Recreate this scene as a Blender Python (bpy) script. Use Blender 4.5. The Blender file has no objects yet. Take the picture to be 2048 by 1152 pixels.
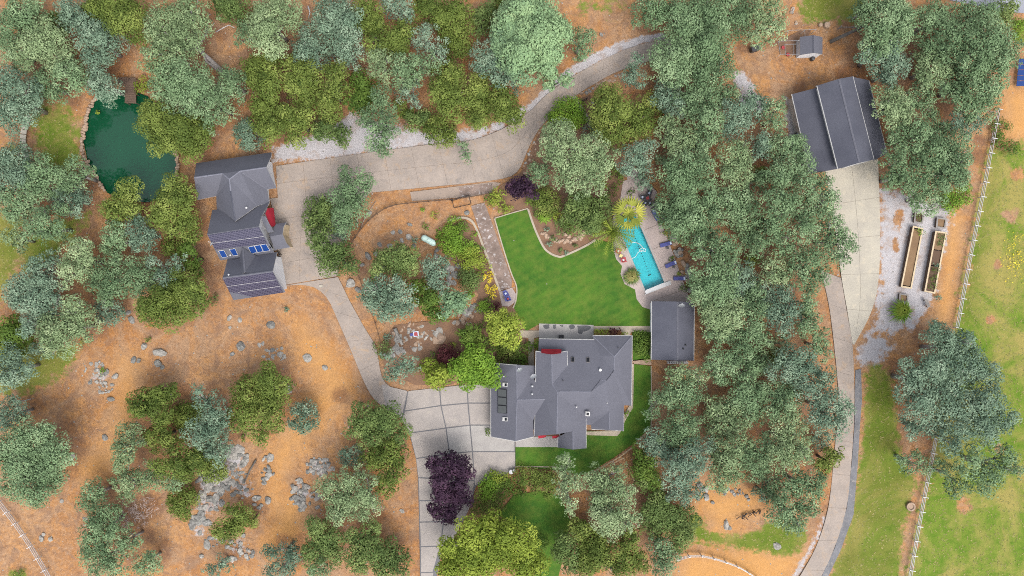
import bpy, math, random
import numpy as np
R_ = math.radians
sc = bpy.context.scene
C = sc.collection
# ---------------------------------------------------------------- camera, sky, sun, exposure
H = 116.0            # drone height (m)
S = 0.085            # metres on the ground for one pixel of the 2048 px wide photograph
cam = bpy.data.cameras.new('camera'); camo = bpy.data.objects.new('camera', cam); C.objects.link(camo)
camo.location = (0, 0, H); camo.rotation_euler = (0, 0, 0)
cam.sensor_width = 36; cam.lens = 36 * H / (2048 * S); cam.clip_end = 6000
sc.camera = camo
SUN_EL, SUN_AZ = 58, 150      # elevation, azimuth clockwise from +Y (the sun stands to the lower right of the picture)
w = bpy.data.worlds.new('World'); sc.world = w; w.use_nodes = True
nt = w.node_tree; bg = nt.nodes['Background']
sky = nt.nodes.new('ShaderNodeTexSky'); sky.sky_type = 'NISHITA'; sky.sun_disc = False
sky.sun_elevation = R_(SUN_EL); sky.sun_rotation = R_(SUN_AZ); sky.dust_density = 4; sky.air_density = 1; sky.ozone_density = 0.6
hs = nt.nodes.new('ShaderNodeHueSaturation'); hs.inputs['Saturation'].default_value = 0.4
nt.links.new(sky.outputs[0], hs.inputs['Color']); nt.links.new(hs.outputs[0], bg.inputs['Color'])
bg.inputs['Strength'].default_value = 0.15
sl = bpy.data.lights.new('sun', 'SUN'); sl.energy = 0.65; sl.angle = R_(30); sl.color = (1, 0.97, 0.93)
so = bpy.data.objects.new('sun', sl); C.objects.link(so)
so.rotation_euler = (R_(90 - SUN_EL), 0, R_(180 - SUN_AZ)); so.location = (60, -80, 90)
sc.view_settings.view_transform = 'Standard'; sc.view_settings.look = 'None'
sc.view_settings.exposure = 1.4; sc.view_settings.gamma = 1
sc.render.engine = 'CYCLES'; sc.cycles.max_bounces = 5; sc.cycles.diffuse_bounces = 3; sc.cycles.transparent_max_bounces = 6; sc.cycles.filter_width = 1.0; sc.cycles.use_denoising = False
# ---------------------------------------------------------------- helpers
rng = np.random.default_rng(7); random.seed(7)
def U(px, py, z=0.0):
    k = S * (H - z) / H
    return ((px - 1024) * k, (576 - py) * k, z)
def zoomer(x0, y0, k): return lambda u, v, z=0.0: U(x0 + u / k, y0 + v / k, z)
def props(o, label=None, cat=None, group=None, kind=None):
    if label: o['label'] = label
    if cat: o['category'] = cat
    if group: o['group'] = group
    if kind: o['kind'] = kind
    return o
def empty(name, loc=(0, 0, 0), label=None, cat=None, group=None, rz=0):
    o = bpy.data.objects.new(name, None); C.objects.link(o); o.location = loc; o.rotation_euler = (0, 0, rz)
    o.empty_display_size = 0.2
    return props(o, label, cat, group)
def link(name, me, parent=None, loc=None, rz=0, scale=None):
    o = bpy.data.objects.new(name, me); C.objects.link(o)
    if parent is not None: o.parent = parent
    if loc is not None: o.location = loc
    if rz: o.rotation_euler = (0, 0, rz)
    if scale is not None: o.scale = scale
    return o
class MB:
    def __init__(s): s.v = []; s.f = []; s.m = []
    def face(s, pts, m=0):
        n = len(s.v); s.v += [tuple(p) for p in pts]; s.f.append(tuple(range(n, n + len(pts)))); s.m.append(m)
    def box(s, c, d, rz=0, m=0, taper=1.0, rx=0):
        n = len(s.v); co, si = math.cos(rz), math.sin(rz); cx_, sx_ = math.cos(rx), math.sin(rx)
        for sz in (-1, 1):
            t = taper if sz > 0 else 1
            for sx, sy in ((-1, -1), (1, -1), (1, 1), (-1, 1)):
                x, y, z = sx * d[0] / 2 * t, sy * d[1] / 2 * t, sz * d[2] / 2
                y, z = y * cx_ - z * sx_, y * sx_ + z * cx_
                s.v.append((c[0] + x * co - y * si, c[1] + x * si + y * co, c[2] + z))
        for q in ((0, 3, 2, 1), (4, 5, 6, 7), (0, 1, 5, 4), (1, 2, 6, 5), (2, 3, 7, 6), (3, 0, 4, 7)):
            s.f.append(tuple(n + i for i in q)); s.m.append(m)
    def prism(s, pts, z0, z1, m=0, mside=None):
        a = sum(pts[i][0] * pts[(i + 1) % len(pts)][1] - pts[(i + 1) % len(pts)][0] * pts[i][1] for i in range(len(pts)))
        if a < 0: pts = pts[::-1]
        n = len(s.v); k = len(pts)
        s.v += [(p[0], p[1], z0) for p in pts] + [(p[0], p[1], z1) for p in pts]
        s.f.append(tuple(n + k + i for i in range(k))); s.m.append(m)
        s.f.append(tuple(n + k - 1 - i for i in range(k))); s.m.append(m)
        for i in range(k):
            j = (i + 1) % k; s.f.append((n + i, n + j, n + k + j, n + k + i)); s.m.append(m if mside is None else mside)
    def tube(s, pts, rad, seg=6, m=0, cap=True):
        P = np.array(pts, float); n0 = len(s.v); k = len(P)
        rad = [rad] * k if np.isscalar(rad) else rad
        for i in range(k):
            t = P[min(i + 1, k - 1)] - P[max(i - 1, 0)]; t = t / (np.linalg.norm(t) + 1e-9)
            a = np.cross(t, (0, 0, 1.0)) if abs(t[2]) < 0.95 else np.cross(t, (1.0, 0, 0))
            a /= np.linalg.norm(a); b = np.cross(t, a)
            for q in range(seg):
                th = 2 * math.pi * q / seg
                s.v.append(tuple(P[i] + rad[i] * (math.cos(th) * a + math.sin(th) * b)))
        for i in range(k - 1):
            for q in range(seg):
                r = (q + 1) % seg
                s.f.append((n0 + i * seg + q, n0 + i * seg + r, n0 + (i + 1) * seg + r, n0 + (i + 1) * seg + q)); s.m.append(m)
        if cap:
            s.f.append(tuple(n0 + q for q in range(seg))[::-1]); s.m.append(m)
            s.f.append(tuple(n0 + (k - 1) * seg + q for q in range(seg))); s.m.append(m)
    def lathe(s, prof, c=(0, 0, 0), seg=14, m=0):
        n0 = len(s.v); k = len(prof)
        for r, z in prof:
            for q in range(seg):
                th = 2 * math.pi * q / seg; s.v.append((c[0] + r * math.cos(th), c[1] + r * math.sin(th), c[2] + z))
        for i in range(k - 1):
            for q in range(seg):
                r = (q + 1) % seg
                s.f.append((n0 + i * seg + q, n0 + i * seg + r, n0 + (i + 1) * seg + r, n0 + (i + 1) * seg + q)); s.m.append(m)
        s.f.append(tuple(n0 + q for q in range(seg))[::-1]); s.m.append(m)
        s.f.append(tuple(n0 + (k - 1) * seg + q for q in range(seg))); s.m.append(m)
    def mesh(s, name, mats, smooth=False):
        me = bpy.data.meshes.new(name); me.from_pydata(s.v, [], s.f)
        for mt in (mats if isinstance(mats, (list, tuple)) else [mats]): me.materials.append(mt)
        if any(s.m): me.polygons.foreach_set('material_index', s.m)
        if smooth: me.polygons.foreach_set('use_smooth', [True] * len(s.f))
        me.update(); return me
    def build(s, name, mats, parent=None, smooth=False, **k): return link(name, s.mesh(name, mats, smooth), parent, **k)
# ---------------------------------------------------------------- materials
class NT:
    def __init__(s, name):
        s.m = bpy.data.materials.new(name); s.m.use_nodes = True; s.t = s.m.node_tree
        s.b = s.t.nodes['Principled BSDF']; s.out = s.t.nodes['Material Output']
        s.pos = s.n('ShaderNodeNewGeometry').outputs['Position']
    def n(s, k, **kw):
        x = s.t.nodes.new(k)
        for a, v in kw.items(): setattr(x, a, v)
        return x
    def l(s, a, b): s.t.links.new(a, b)
    def noise(s, scale, detail=4, rough=0.6, vec=None, dist=0):
        x = s.n('ShaderNodeTexNoise'); x.inputs['Scale'].default_value = scale; x.inputs['Detail'].default_value = detail
        x.inputs['Roughness'].default_value = rough; x.inputs['Distortion'].default_value = dist
        s.l(vec if vec is not None else s.pos, x.inputs['Vector']); return x.outputs['Fac']
    def ramp(s, fac, stops):
        x = s.n('ShaderNodeValToRGB'); e = x.color_ramp.elements
        while len(e) < len(stops): e.new(0.5)
        for i, (p, c) in enumerate(stops):
            e[i].position = p; e[i].color = (c, c, c, 1) if np.isscalar(c) else (*c, 1)
        s.l(fac, x.inputs[0]); return x.outputs['Color']
    def mix(s, fac, a, b, mode='MIX'):
        x = s.n('ShaderNodeMix', data_type='RGBA', blend_type=mode)
        for sock, v in ((x.inputs[0], fac), (x.inputs[6], a), (x.inputs[7], b)):
            if hasattr(v, 'is_output'): s.l(v, sock)
            elif np.isscalar(v): sock.default_value = v
            else: sock.default_value = (*v, 1)
        return x.outputs[2]
    def math(s, op, a, b=0.0, c=None):
        x = s.n('ShaderNodeMath', operation=op)
        for i, v in enumerate((a, b) if c is None else (a, b, c)):
            if hasattr(v, 'is_output'): s.l(v, x.inputs[i])
            else: x.inputs[i].default_value = v
        return x.outputs[0]
    def attr(s, name): return s.n('ShaderNodeAttribute', attribute_name=name).outputs['Fac']
    def smooth(s, v, a, b):
        x = s.n('ShaderNodeMapRange', interpolation_type='SMOOTHSTEP'); s.l(v, x.inputs[0]); x.inputs[1].default_value = a; x.inputs[2].default_value = b
        return x.outputs[0]
    def bump(s, h, strength=0.3, dist=0.05):
        x = s.n('ShaderNodeBump'); x.inputs['Strength'].default_value = strength; x.inputs['Distance'].default_value = dist
        s.l(h, x.inputs['Height']); s.l(x.outputs[0], s.b.inputs['Normal'])
    def done(s, col, rough=0.85, spec=0.3):
        if hasattr(col, 'is_output'): s.l(col, s.b.inputs['Base Color'])
        else: s.b.inputs['Base Color'].default_value = (*col, 1)
        s.b.inputs['Roughness'].default_value = rough; s.b.inputs['Specular IOR Level'].default_value = spec
        return s.m
TONE = 0.8
def surf(name, a, b, big=0.4, fine=8.0, speck=0.25, rough=0.85, spec=0.3, bump=0.2, c=None, metal=0):
    """two-tone mottled surface with fine speckle"""
    a, b = tuple(x * TONE for x in a), tuple(x * TONE for x in b); c = None if c is None else tuple(x * TONE for x in c)
    t = NT(name)
    n1 = t.noise(big, 5, 0.6); col = t.mix(t.ramp(n1, [(0.35, 0.0), (0.65, 1.0)]), a, b)
    if c is not None: col = t.mix(t.ramp(t.noise(big * 2.7, 6, 0.7, dist=0.6), [(0.55, 0.0), (0.68, 1.0)]), col, c)
    f = t.noise(fine, 4, 0.75)
    col = t.mix(speck, col, t.ramp(f, [(0.3, 0.35), (0.7, 1.0)]), 'MULTIPLY')
    if bump: t.bump(f, bump, 0.03)
    t.b.inputs['Metallic'].default_value = metal
    return t.done(col, rough, spec)
def plain(name, c, rough=0.6, spec=0.4, metal=0):
    return surf(name, c, tuple(x * 0.85 for x in c), 1.5, 25, 0.15, rough, spec, 0, metal=metal)
M = {}
M['concrete'] = surf('concrete', (0.36, 0.30, 0.252), (0.275, 0.232, 0.20), 0.35, 3.5, 0.34, c=(0.37, 0.275, 0.195))
t = NT('concrete')
col = t.mix(t.ramp(t.noise(0.3, 6, 0.7), [(0.35, 0.0), (0.65, 1.0)]), (0.29, 0.242, 0.205), (0.222, 0.188, 0.163))
col = t.mix(t.ramp(t.noise(0.55, 7, 0.75, dist=1.0), [(0.54, 0.0), (0.68, 0.8)]), col, (0.31, 0.222, 0.148))
col = t.mix(t.ramp(t.noise(0.22, 7, 0.78, dist=1.6), [(0.56, 0.0), (0.66, 0.7)]), col, (0.155, 0.138, 0.128))
f = t.noise(3.5, 5, 0.8); col = t.mix(0.42, col, t.ramp(f, [(0.3, 0.4), (0.7, 1.0)]), 'MULTIPLY'); t.bump(f, 0.2, 0.03); M['concrete'] = t.done(col, 0.85, 0.3)
M['concrete2'] = surf('concrete_older', (0.33, 0.255, 0.20), (0.27, 0.215, 0.175), 0.3, 3.5, 0.32, c=(0.24, 0.20, 0.18))
M['concrete3'] = surf('concrete_pale', (0.42, 0.385, 0.31), (0.36, 0.33, 0.275), 0.3, 4, 0.22, c=(0.46, 0.41, 0.32))
M['aggregate'] = surf('exposed_aggregate', (0.37, 0.33, 0.30), (0.31, 0.28, 0.26), 0.5, 5, 0.4, c=(0.40, 0.36, 0.31))
M['band'] = surf('dark_band', (0.15, 0.148, 0.155), (0.12, 0.118, 0.125), 0.8, 9, 0.3)
M['deck'] = surf('stamped_deck', (0.42, 0.345, 0.31), (0.34, 0.28, 0.26), 0.5, 4, 0.3, c=(0.38, 0.32, 0.30))
M['kerb'] = surf('kerb', (0.40, 0.34, 0.26), (0.33, 0.28, 0.22), 0.8, 9, 0.25)
M['shingle'] = None
t = NT('shingle')
n1 = t.noise(0.35, 4); col = t.mix(n1, (0.080, 0.081, 0.098), (0.104, 0.105, 0.124))
f = t.noise(4.5, 3, 0.7); col = t.mix(0.4, col, t.ramp(f, [(0.3, 0.45), (0.7, 1.0)]), 'MULTIPLY')
t.bump(f, 0.3, 0.03); M['shingle'] = t.done(col, 0.9, 0.25)
M['ridge'] = surf('ridge_cap', (0.17, 0.172, 0.205), (0.135, 0.137, 0.165), 0.8, 10, 0.2)
M['barnroof'] = surf('barn_shingle', (0.066, 0.069, 0.090), (0.086, 0.089, 0.112), 0.25, 5, 0.4)
M['white'] = plain('white_paint', (0.58, 0.58, 0.58), 0.55)
M['whitewall'] = surf('white_siding', (0.72, 0.73, 0.75), (0.64, 0.65, 0.68), 0.7, 12, 0.12, 0.7)
M['trim'] = plain('pale_trim', (0.55, 0.54, 0.52), 0.6)
M['red'] = surf('red_awning', (0.34, 0.014, 0.03), (0.25, 0.01, 0.022), 0.9, 14, 0.2, 0.7)
M['black'] = plain('black', (0.012, 0.012, 0.014), 0.5)
M['dark'] = plain('dark_grey', (0.05, 0.05, 0.055), 0.5)
M['glass'] = NT('window_glass').done((0.010, 0.011, 0.014), 0.15, 0.12)
M['steel'] = plain('steel', (0.42, 0.42, 0.42), 0.35, 0.5, 0.6)
M['wood'] = surf('brown_wood', (0.16, 0.105, 0.075), (0.12, 0.08, 0.06), 1.0, 18, 0.35)
M['wood_pale'] = surf('pale_lumber', (0.56, 0.45, 0.30), (0.47, 0.37, 0.24), 1.0, 18, 0.25)
M['wood_grey'] = surf('grey_wood', (0.27, 0.25, 0.23), (0.21, 0.19, 0.175), 1.0, 16, 0.3)
M['rust'] = surf('brown_metal', (0.11, 0.07, 0.045), (0.08, 0.05, 0.035), 1.0, 10, 0.3)
M['bark'] = surf('bark', (0.15, 0.135, 0.12), (0.10, 0.09, 0.08), 1.2, 14, 0.45, bump=0.5)
M['barkpale'] = surf('pale_bark', (0.34, 0.31, 0.29), (0.25, 0.23, 0.215), 1.2, 14, 0.4, bump=0.5)
M['rock'] = surf('lichen_rock', (0.44, 0.415, 0.37), (0.23, 0.215, 0.19), 1.9, 3.2, 0.7, c=(0.52, 0.50, 0.47), bump=0.6)
M['rockdark'] = surf('dark_rock', (0.30, 0.29, 0.27), (0.13, 0.125, 0.115), 1.8, 3.2, 0.7, c=(0.38, 0.40, 0.32), bump=0.6)
M['rocktan'] = surf('tan_rock', (0.42, 0.30, 0.21), (0.31, 0.22, 0.16), 0.7, 6, 0.4, c=(0.48, 0.38, 0.29), bump=0.5)
M['soilbed'] = surf('bed_soil', (0.23, 0.145, 0.075), (0.18, 0.11, 0.058), 0.6, 9, 0.35)
M['soildark'] = surf('dark_soil', (0.12, 0.07, 0.042), (0.09, 0.055, 0.035), 0.6, 9, 0.35)
M['mulch'] = surf('mulch', (0.24, 0.135, 0.075), (0.17, 0.10, 0.065), 0.6, 5, 0.45)
M['gravelblue'] = surf('blue_grey_gravel', (0.20, 0.20, 0.212), (0.15, 0.15, 0.158), 0.5, 4, 0.6, c=(0.29, 0.27, 0.25))
M['road'] = surf('road', (0.30, 0.31, 0.36), (0.25, 0.255, 0.29), 0.6, 8, 0.4)
M['whitebrown'] = surf('weathered_slab', (0.27, 0.20, 0.165), (0.15, 0.11, 0.09), 0.55, 5, 0.4, c=(0.56, 0.53, 0.52))
M['patiodark'] = surf('patio_slab', (0.37, 0.35, 0.325), (0.31, 0.29, 0.275), 0.5, 5, 0.25)
M['stain'] = surf('patio_stain', (0.09, 0.09, 0.095), (0.13, 0.13, 0.13), 0.7, 6, 0.3)
M['bluecloth'] = plain('blue_cushion', (0.075, 0.085, 0.26), 0.85)
M['bluewhite'] = plain('pale_cushion', (0.55, 0.62, 0.75), 0.85)
M['redchair'] = plain('red_plastic', (0.36, 0.045, 0.05), 0.6)
M['yellow'] = plain('yellow_top', (0.70, 0.55, 0.20), 0.6)
M['teal'] = plain('tank_paint', (0.47, 0.62, 0.56), 0.45)
M['bluepanel'] = NT('blue_panel').done((0.008, 0.035, 0.15), 0.25, 0.5)
M['greypanel'] = plain('grey_panel', (0.075, 0.08, 0.078), 0.3)
t = NT('solar_tile')
br = t.n('ShaderNodeTexBrick'); mp = t.n('ShaderNodeMapping'); mp.inputs['Rotation'].default_value = (0, 0, R_(-8.5))
t.l(t.pos, mp.inputs[0]); t.l(mp.outputs[0], br.inputs['Vector'])
for k_, v_ in (('Scale', 1.0), ('Mortar Size', 0.03), ('Brick Width', 0.42), ('Row Height', 0.22)): br.inputs[k_].default_value = v_
br.inputs['Color1'].default_value = (0.020, 0.019, 0.038, 1); br.inputs['Color2'].default_value = (0.032, 0.030, 0.055, 1); br.inputs['Mortar'].default_value = (0.075, 0.07, 0.10, 1)
M['solartile'] = t.done(br.outputs['Color'], 0.4, 0.5)
# water
t = NT('pond_water'); wv = t.noise(1.2, 3, 0.6)
col = t.mix(t.noise(0.08, 3), (0.002, 0.034, 0.013), (0.004, 0.050, 0.023)); t.bump(wv, 0.05, 0.05); M['pond'] = t.done(col, 0.06, 0.5)
t = NT('pool_water')
tr = t.n('ShaderNodeBsdfTransparent'); tr.inputs[0].default_value = (0.40, 0.88, 0.90, 1)
gl = t.n('ShaderNodeBsdfGlossy'); gl.inputs['Roughness'].default_value = 0.05
fr = t.n('ShaderNodeFresnel'); fr.inputs[0].default_value = 1.33
bp = t.n('ShaderNodeBump'); bp.inputs['Strength'].default_value = 0.25; bp.inputs['Distance'].default_value = 0.1; t.l(t.noise(1.6, 3), bp.inputs['Height'])
t.l(bp.outputs[0], gl.inputs['Normal']); t.l(bp.outputs[0], fr.inputs['Normal'])
mx = t.n('ShaderNodeMixShader'); t.l(fr.outputs[0], mx.inputs[0]); t.l(tr.outputs[0], mx.inputs[1]); t.l(gl.outputs[0], mx.inputs[2]); t.l(mx.outputs[0], t.out.inputs[0])
M['poolwater'] = t.m
t = NT('pool_plaster'); vo = t.noise(1.5, 4, 0.65, dist=1.5)
M['plaster'] = t.done(t.mix(t.ramp(vo, [(0.35, 0.0), (0.65, 1.0)]), (0.135, 0.39, 0.43), (0.20, 0.46, 0.49)), 0.7)
# lawn
t = NT('lawn')
wv_ = t.n('ShaderNodeTexWave'); wv_.inputs['Scale'].default_value = 0.22; wv_.inputs['Distortion'].default_value = 6; wv_.inputs['Detail'].default_value = 2; mp_ = t.n('ShaderNodeMapping'); mp_.inputs['Rotation'].default_value = (0, 0, R_(62)); t.l(t.pos, mp_.inputs[0]); t.l(mp_.outputs[0], wv_.inputs['Vector'])
n1 = t.math('ADD', t.math('MULTIPLY', t.noise(0.13, 6, 0.7), 0.90), t.math('MULTIPLY', wv_.outputs['Fac'], 0.10)); col = t.mix(t.ramp(n1, [(0.3, 0.0), (0.7, 1.0)]), (0.024, 0.080, 0.010), (0.066, 0.140, 0.015))
col = t.mix(t.ramp(t.noise(0.45, 6, 0.7), [(0.44, 0.0), (0.68, 0.8)]), col, (0.098, 0.138, 0.022))
f = t.noise(6, 4, 0.75); col = t.mix(0.5, col, t.ramp(f, [(0.25, 0.4), (0.75, 1.0)]), 'MULTIPLY'); t.bump(f, 0.5, 0.05)
M['lawn'] = t.done(col, 0.9, 0.15)
# foliage: base tone with per-leaf-spray tint (random botanical variation, widened to paint light-and-shade contrast into clumps; stored on faces)
def leafmat(name, a, b, c, trans=0.18):
    t = NT(name)
    col = t.ramp(t.attr('tint'), [(0.0, a), (0.5, b), (1.0, c)])
    t.l(col, t.b.inputs['Base Color']); t.b.inputs['Roughness'].default_value = 0.7; t.b.inputs['Specular IOR Level'].default_value = 0.15
    ts = t.n('ShaderNodeBsdfTranslucent'); t.l(col, ts.inputs[0])
    mx = t.n('ShaderNodeMixShader'); mx.inputs[0].default_value = trans
    t.l(t.b.outputs[0], mx.inputs[1]); t.l(ts.outputs[0], mx.inputs[2]); t.l(mx.outputs[0], t.out.inputs[0])
    return t.m
LM = {
 'B': leafmat('leaf_grey_green', (0.060, 0.100, 0.046), (0.126, 0.196, 0.094), (0.222, 0.305, 0.162)),
 'C': leafmat('leaf_blue_green', (0.055, 0.095, 0.060), (0.122, 0.185, 0.120), (0.215, 0.285, 0.195)),
 'S': leafmat('leaf_sage', (0.085, 0.128, 0.056), (0.175, 0.24, 0.115), (0.29, 0.355, 0.19)),
 'L': leafmat('leaf_olive', (0.042, 0.068, 0.012), (0.104, 0.142, 0.028), (0.200, 0.238, 0.058)),
 'M': leafmat('leaf_mid_green', (0.038, 0.066, 0.018), (0.090, 0.136, 0.038), (0.172, 0.222, 0.07)),
 'G': leafmat('leaf_bright_green', (0.055, 0.11, 0.012), (0.115, 0.205, 0.022), (0.20, 0.30, 0.04)),
 'Y': leafmat('leaf_yellow_green', (0.085, 0.125, 0.014), (0.165, 0.215, 0.028), (0.27, 0.315, 0.05)),
 'P': leafmat('leaf_pine', (0.12, 0.195, 0.105), (0.18, 0.275, 0.135), (0.25, 0.34, 0.17)),
 'K': leafmat('leaf_purple', (0.014, 0.007, 0.014), (0.032, 0.015, 0.030), (0.065, 0.032, 0.055)),
 'R': leafmat('leaf_dark_red', (0.045, 0.012, 0.016), (0.07, 0.02, 0.024), (0.11, 0.035, 0.035)),
 'D': leafmat('leaf_dark_green', (0.045, 0.085, 0.014), (0.075, 0.125, 0.02), (0.12, 0.17, 0.03)),
 'O': leafmat('leaf_yellow', (0.42, 0.33, 0.02), (0.55, 0.43, 0.03), (0.62, 0.52, 0.06)),
 'F': leafmat('leaf_palm', (0.10, 0.13, 0.02), (0.22, 0.23, 0.035), (0.38, 0.35, 0.07)),
 'T': leafmat('dry_twig', (0.24, 0.19, 0.17), (0.31, 0.25, 0.23), (0.38, 0.32, 0.30), 0.0),
 'N': leafmat('leaf_meadow', (0.16, 0.17, 0.05), (0.20, 0.19, 0.06), (0.30, 0.25, 0.11)),
}
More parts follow.
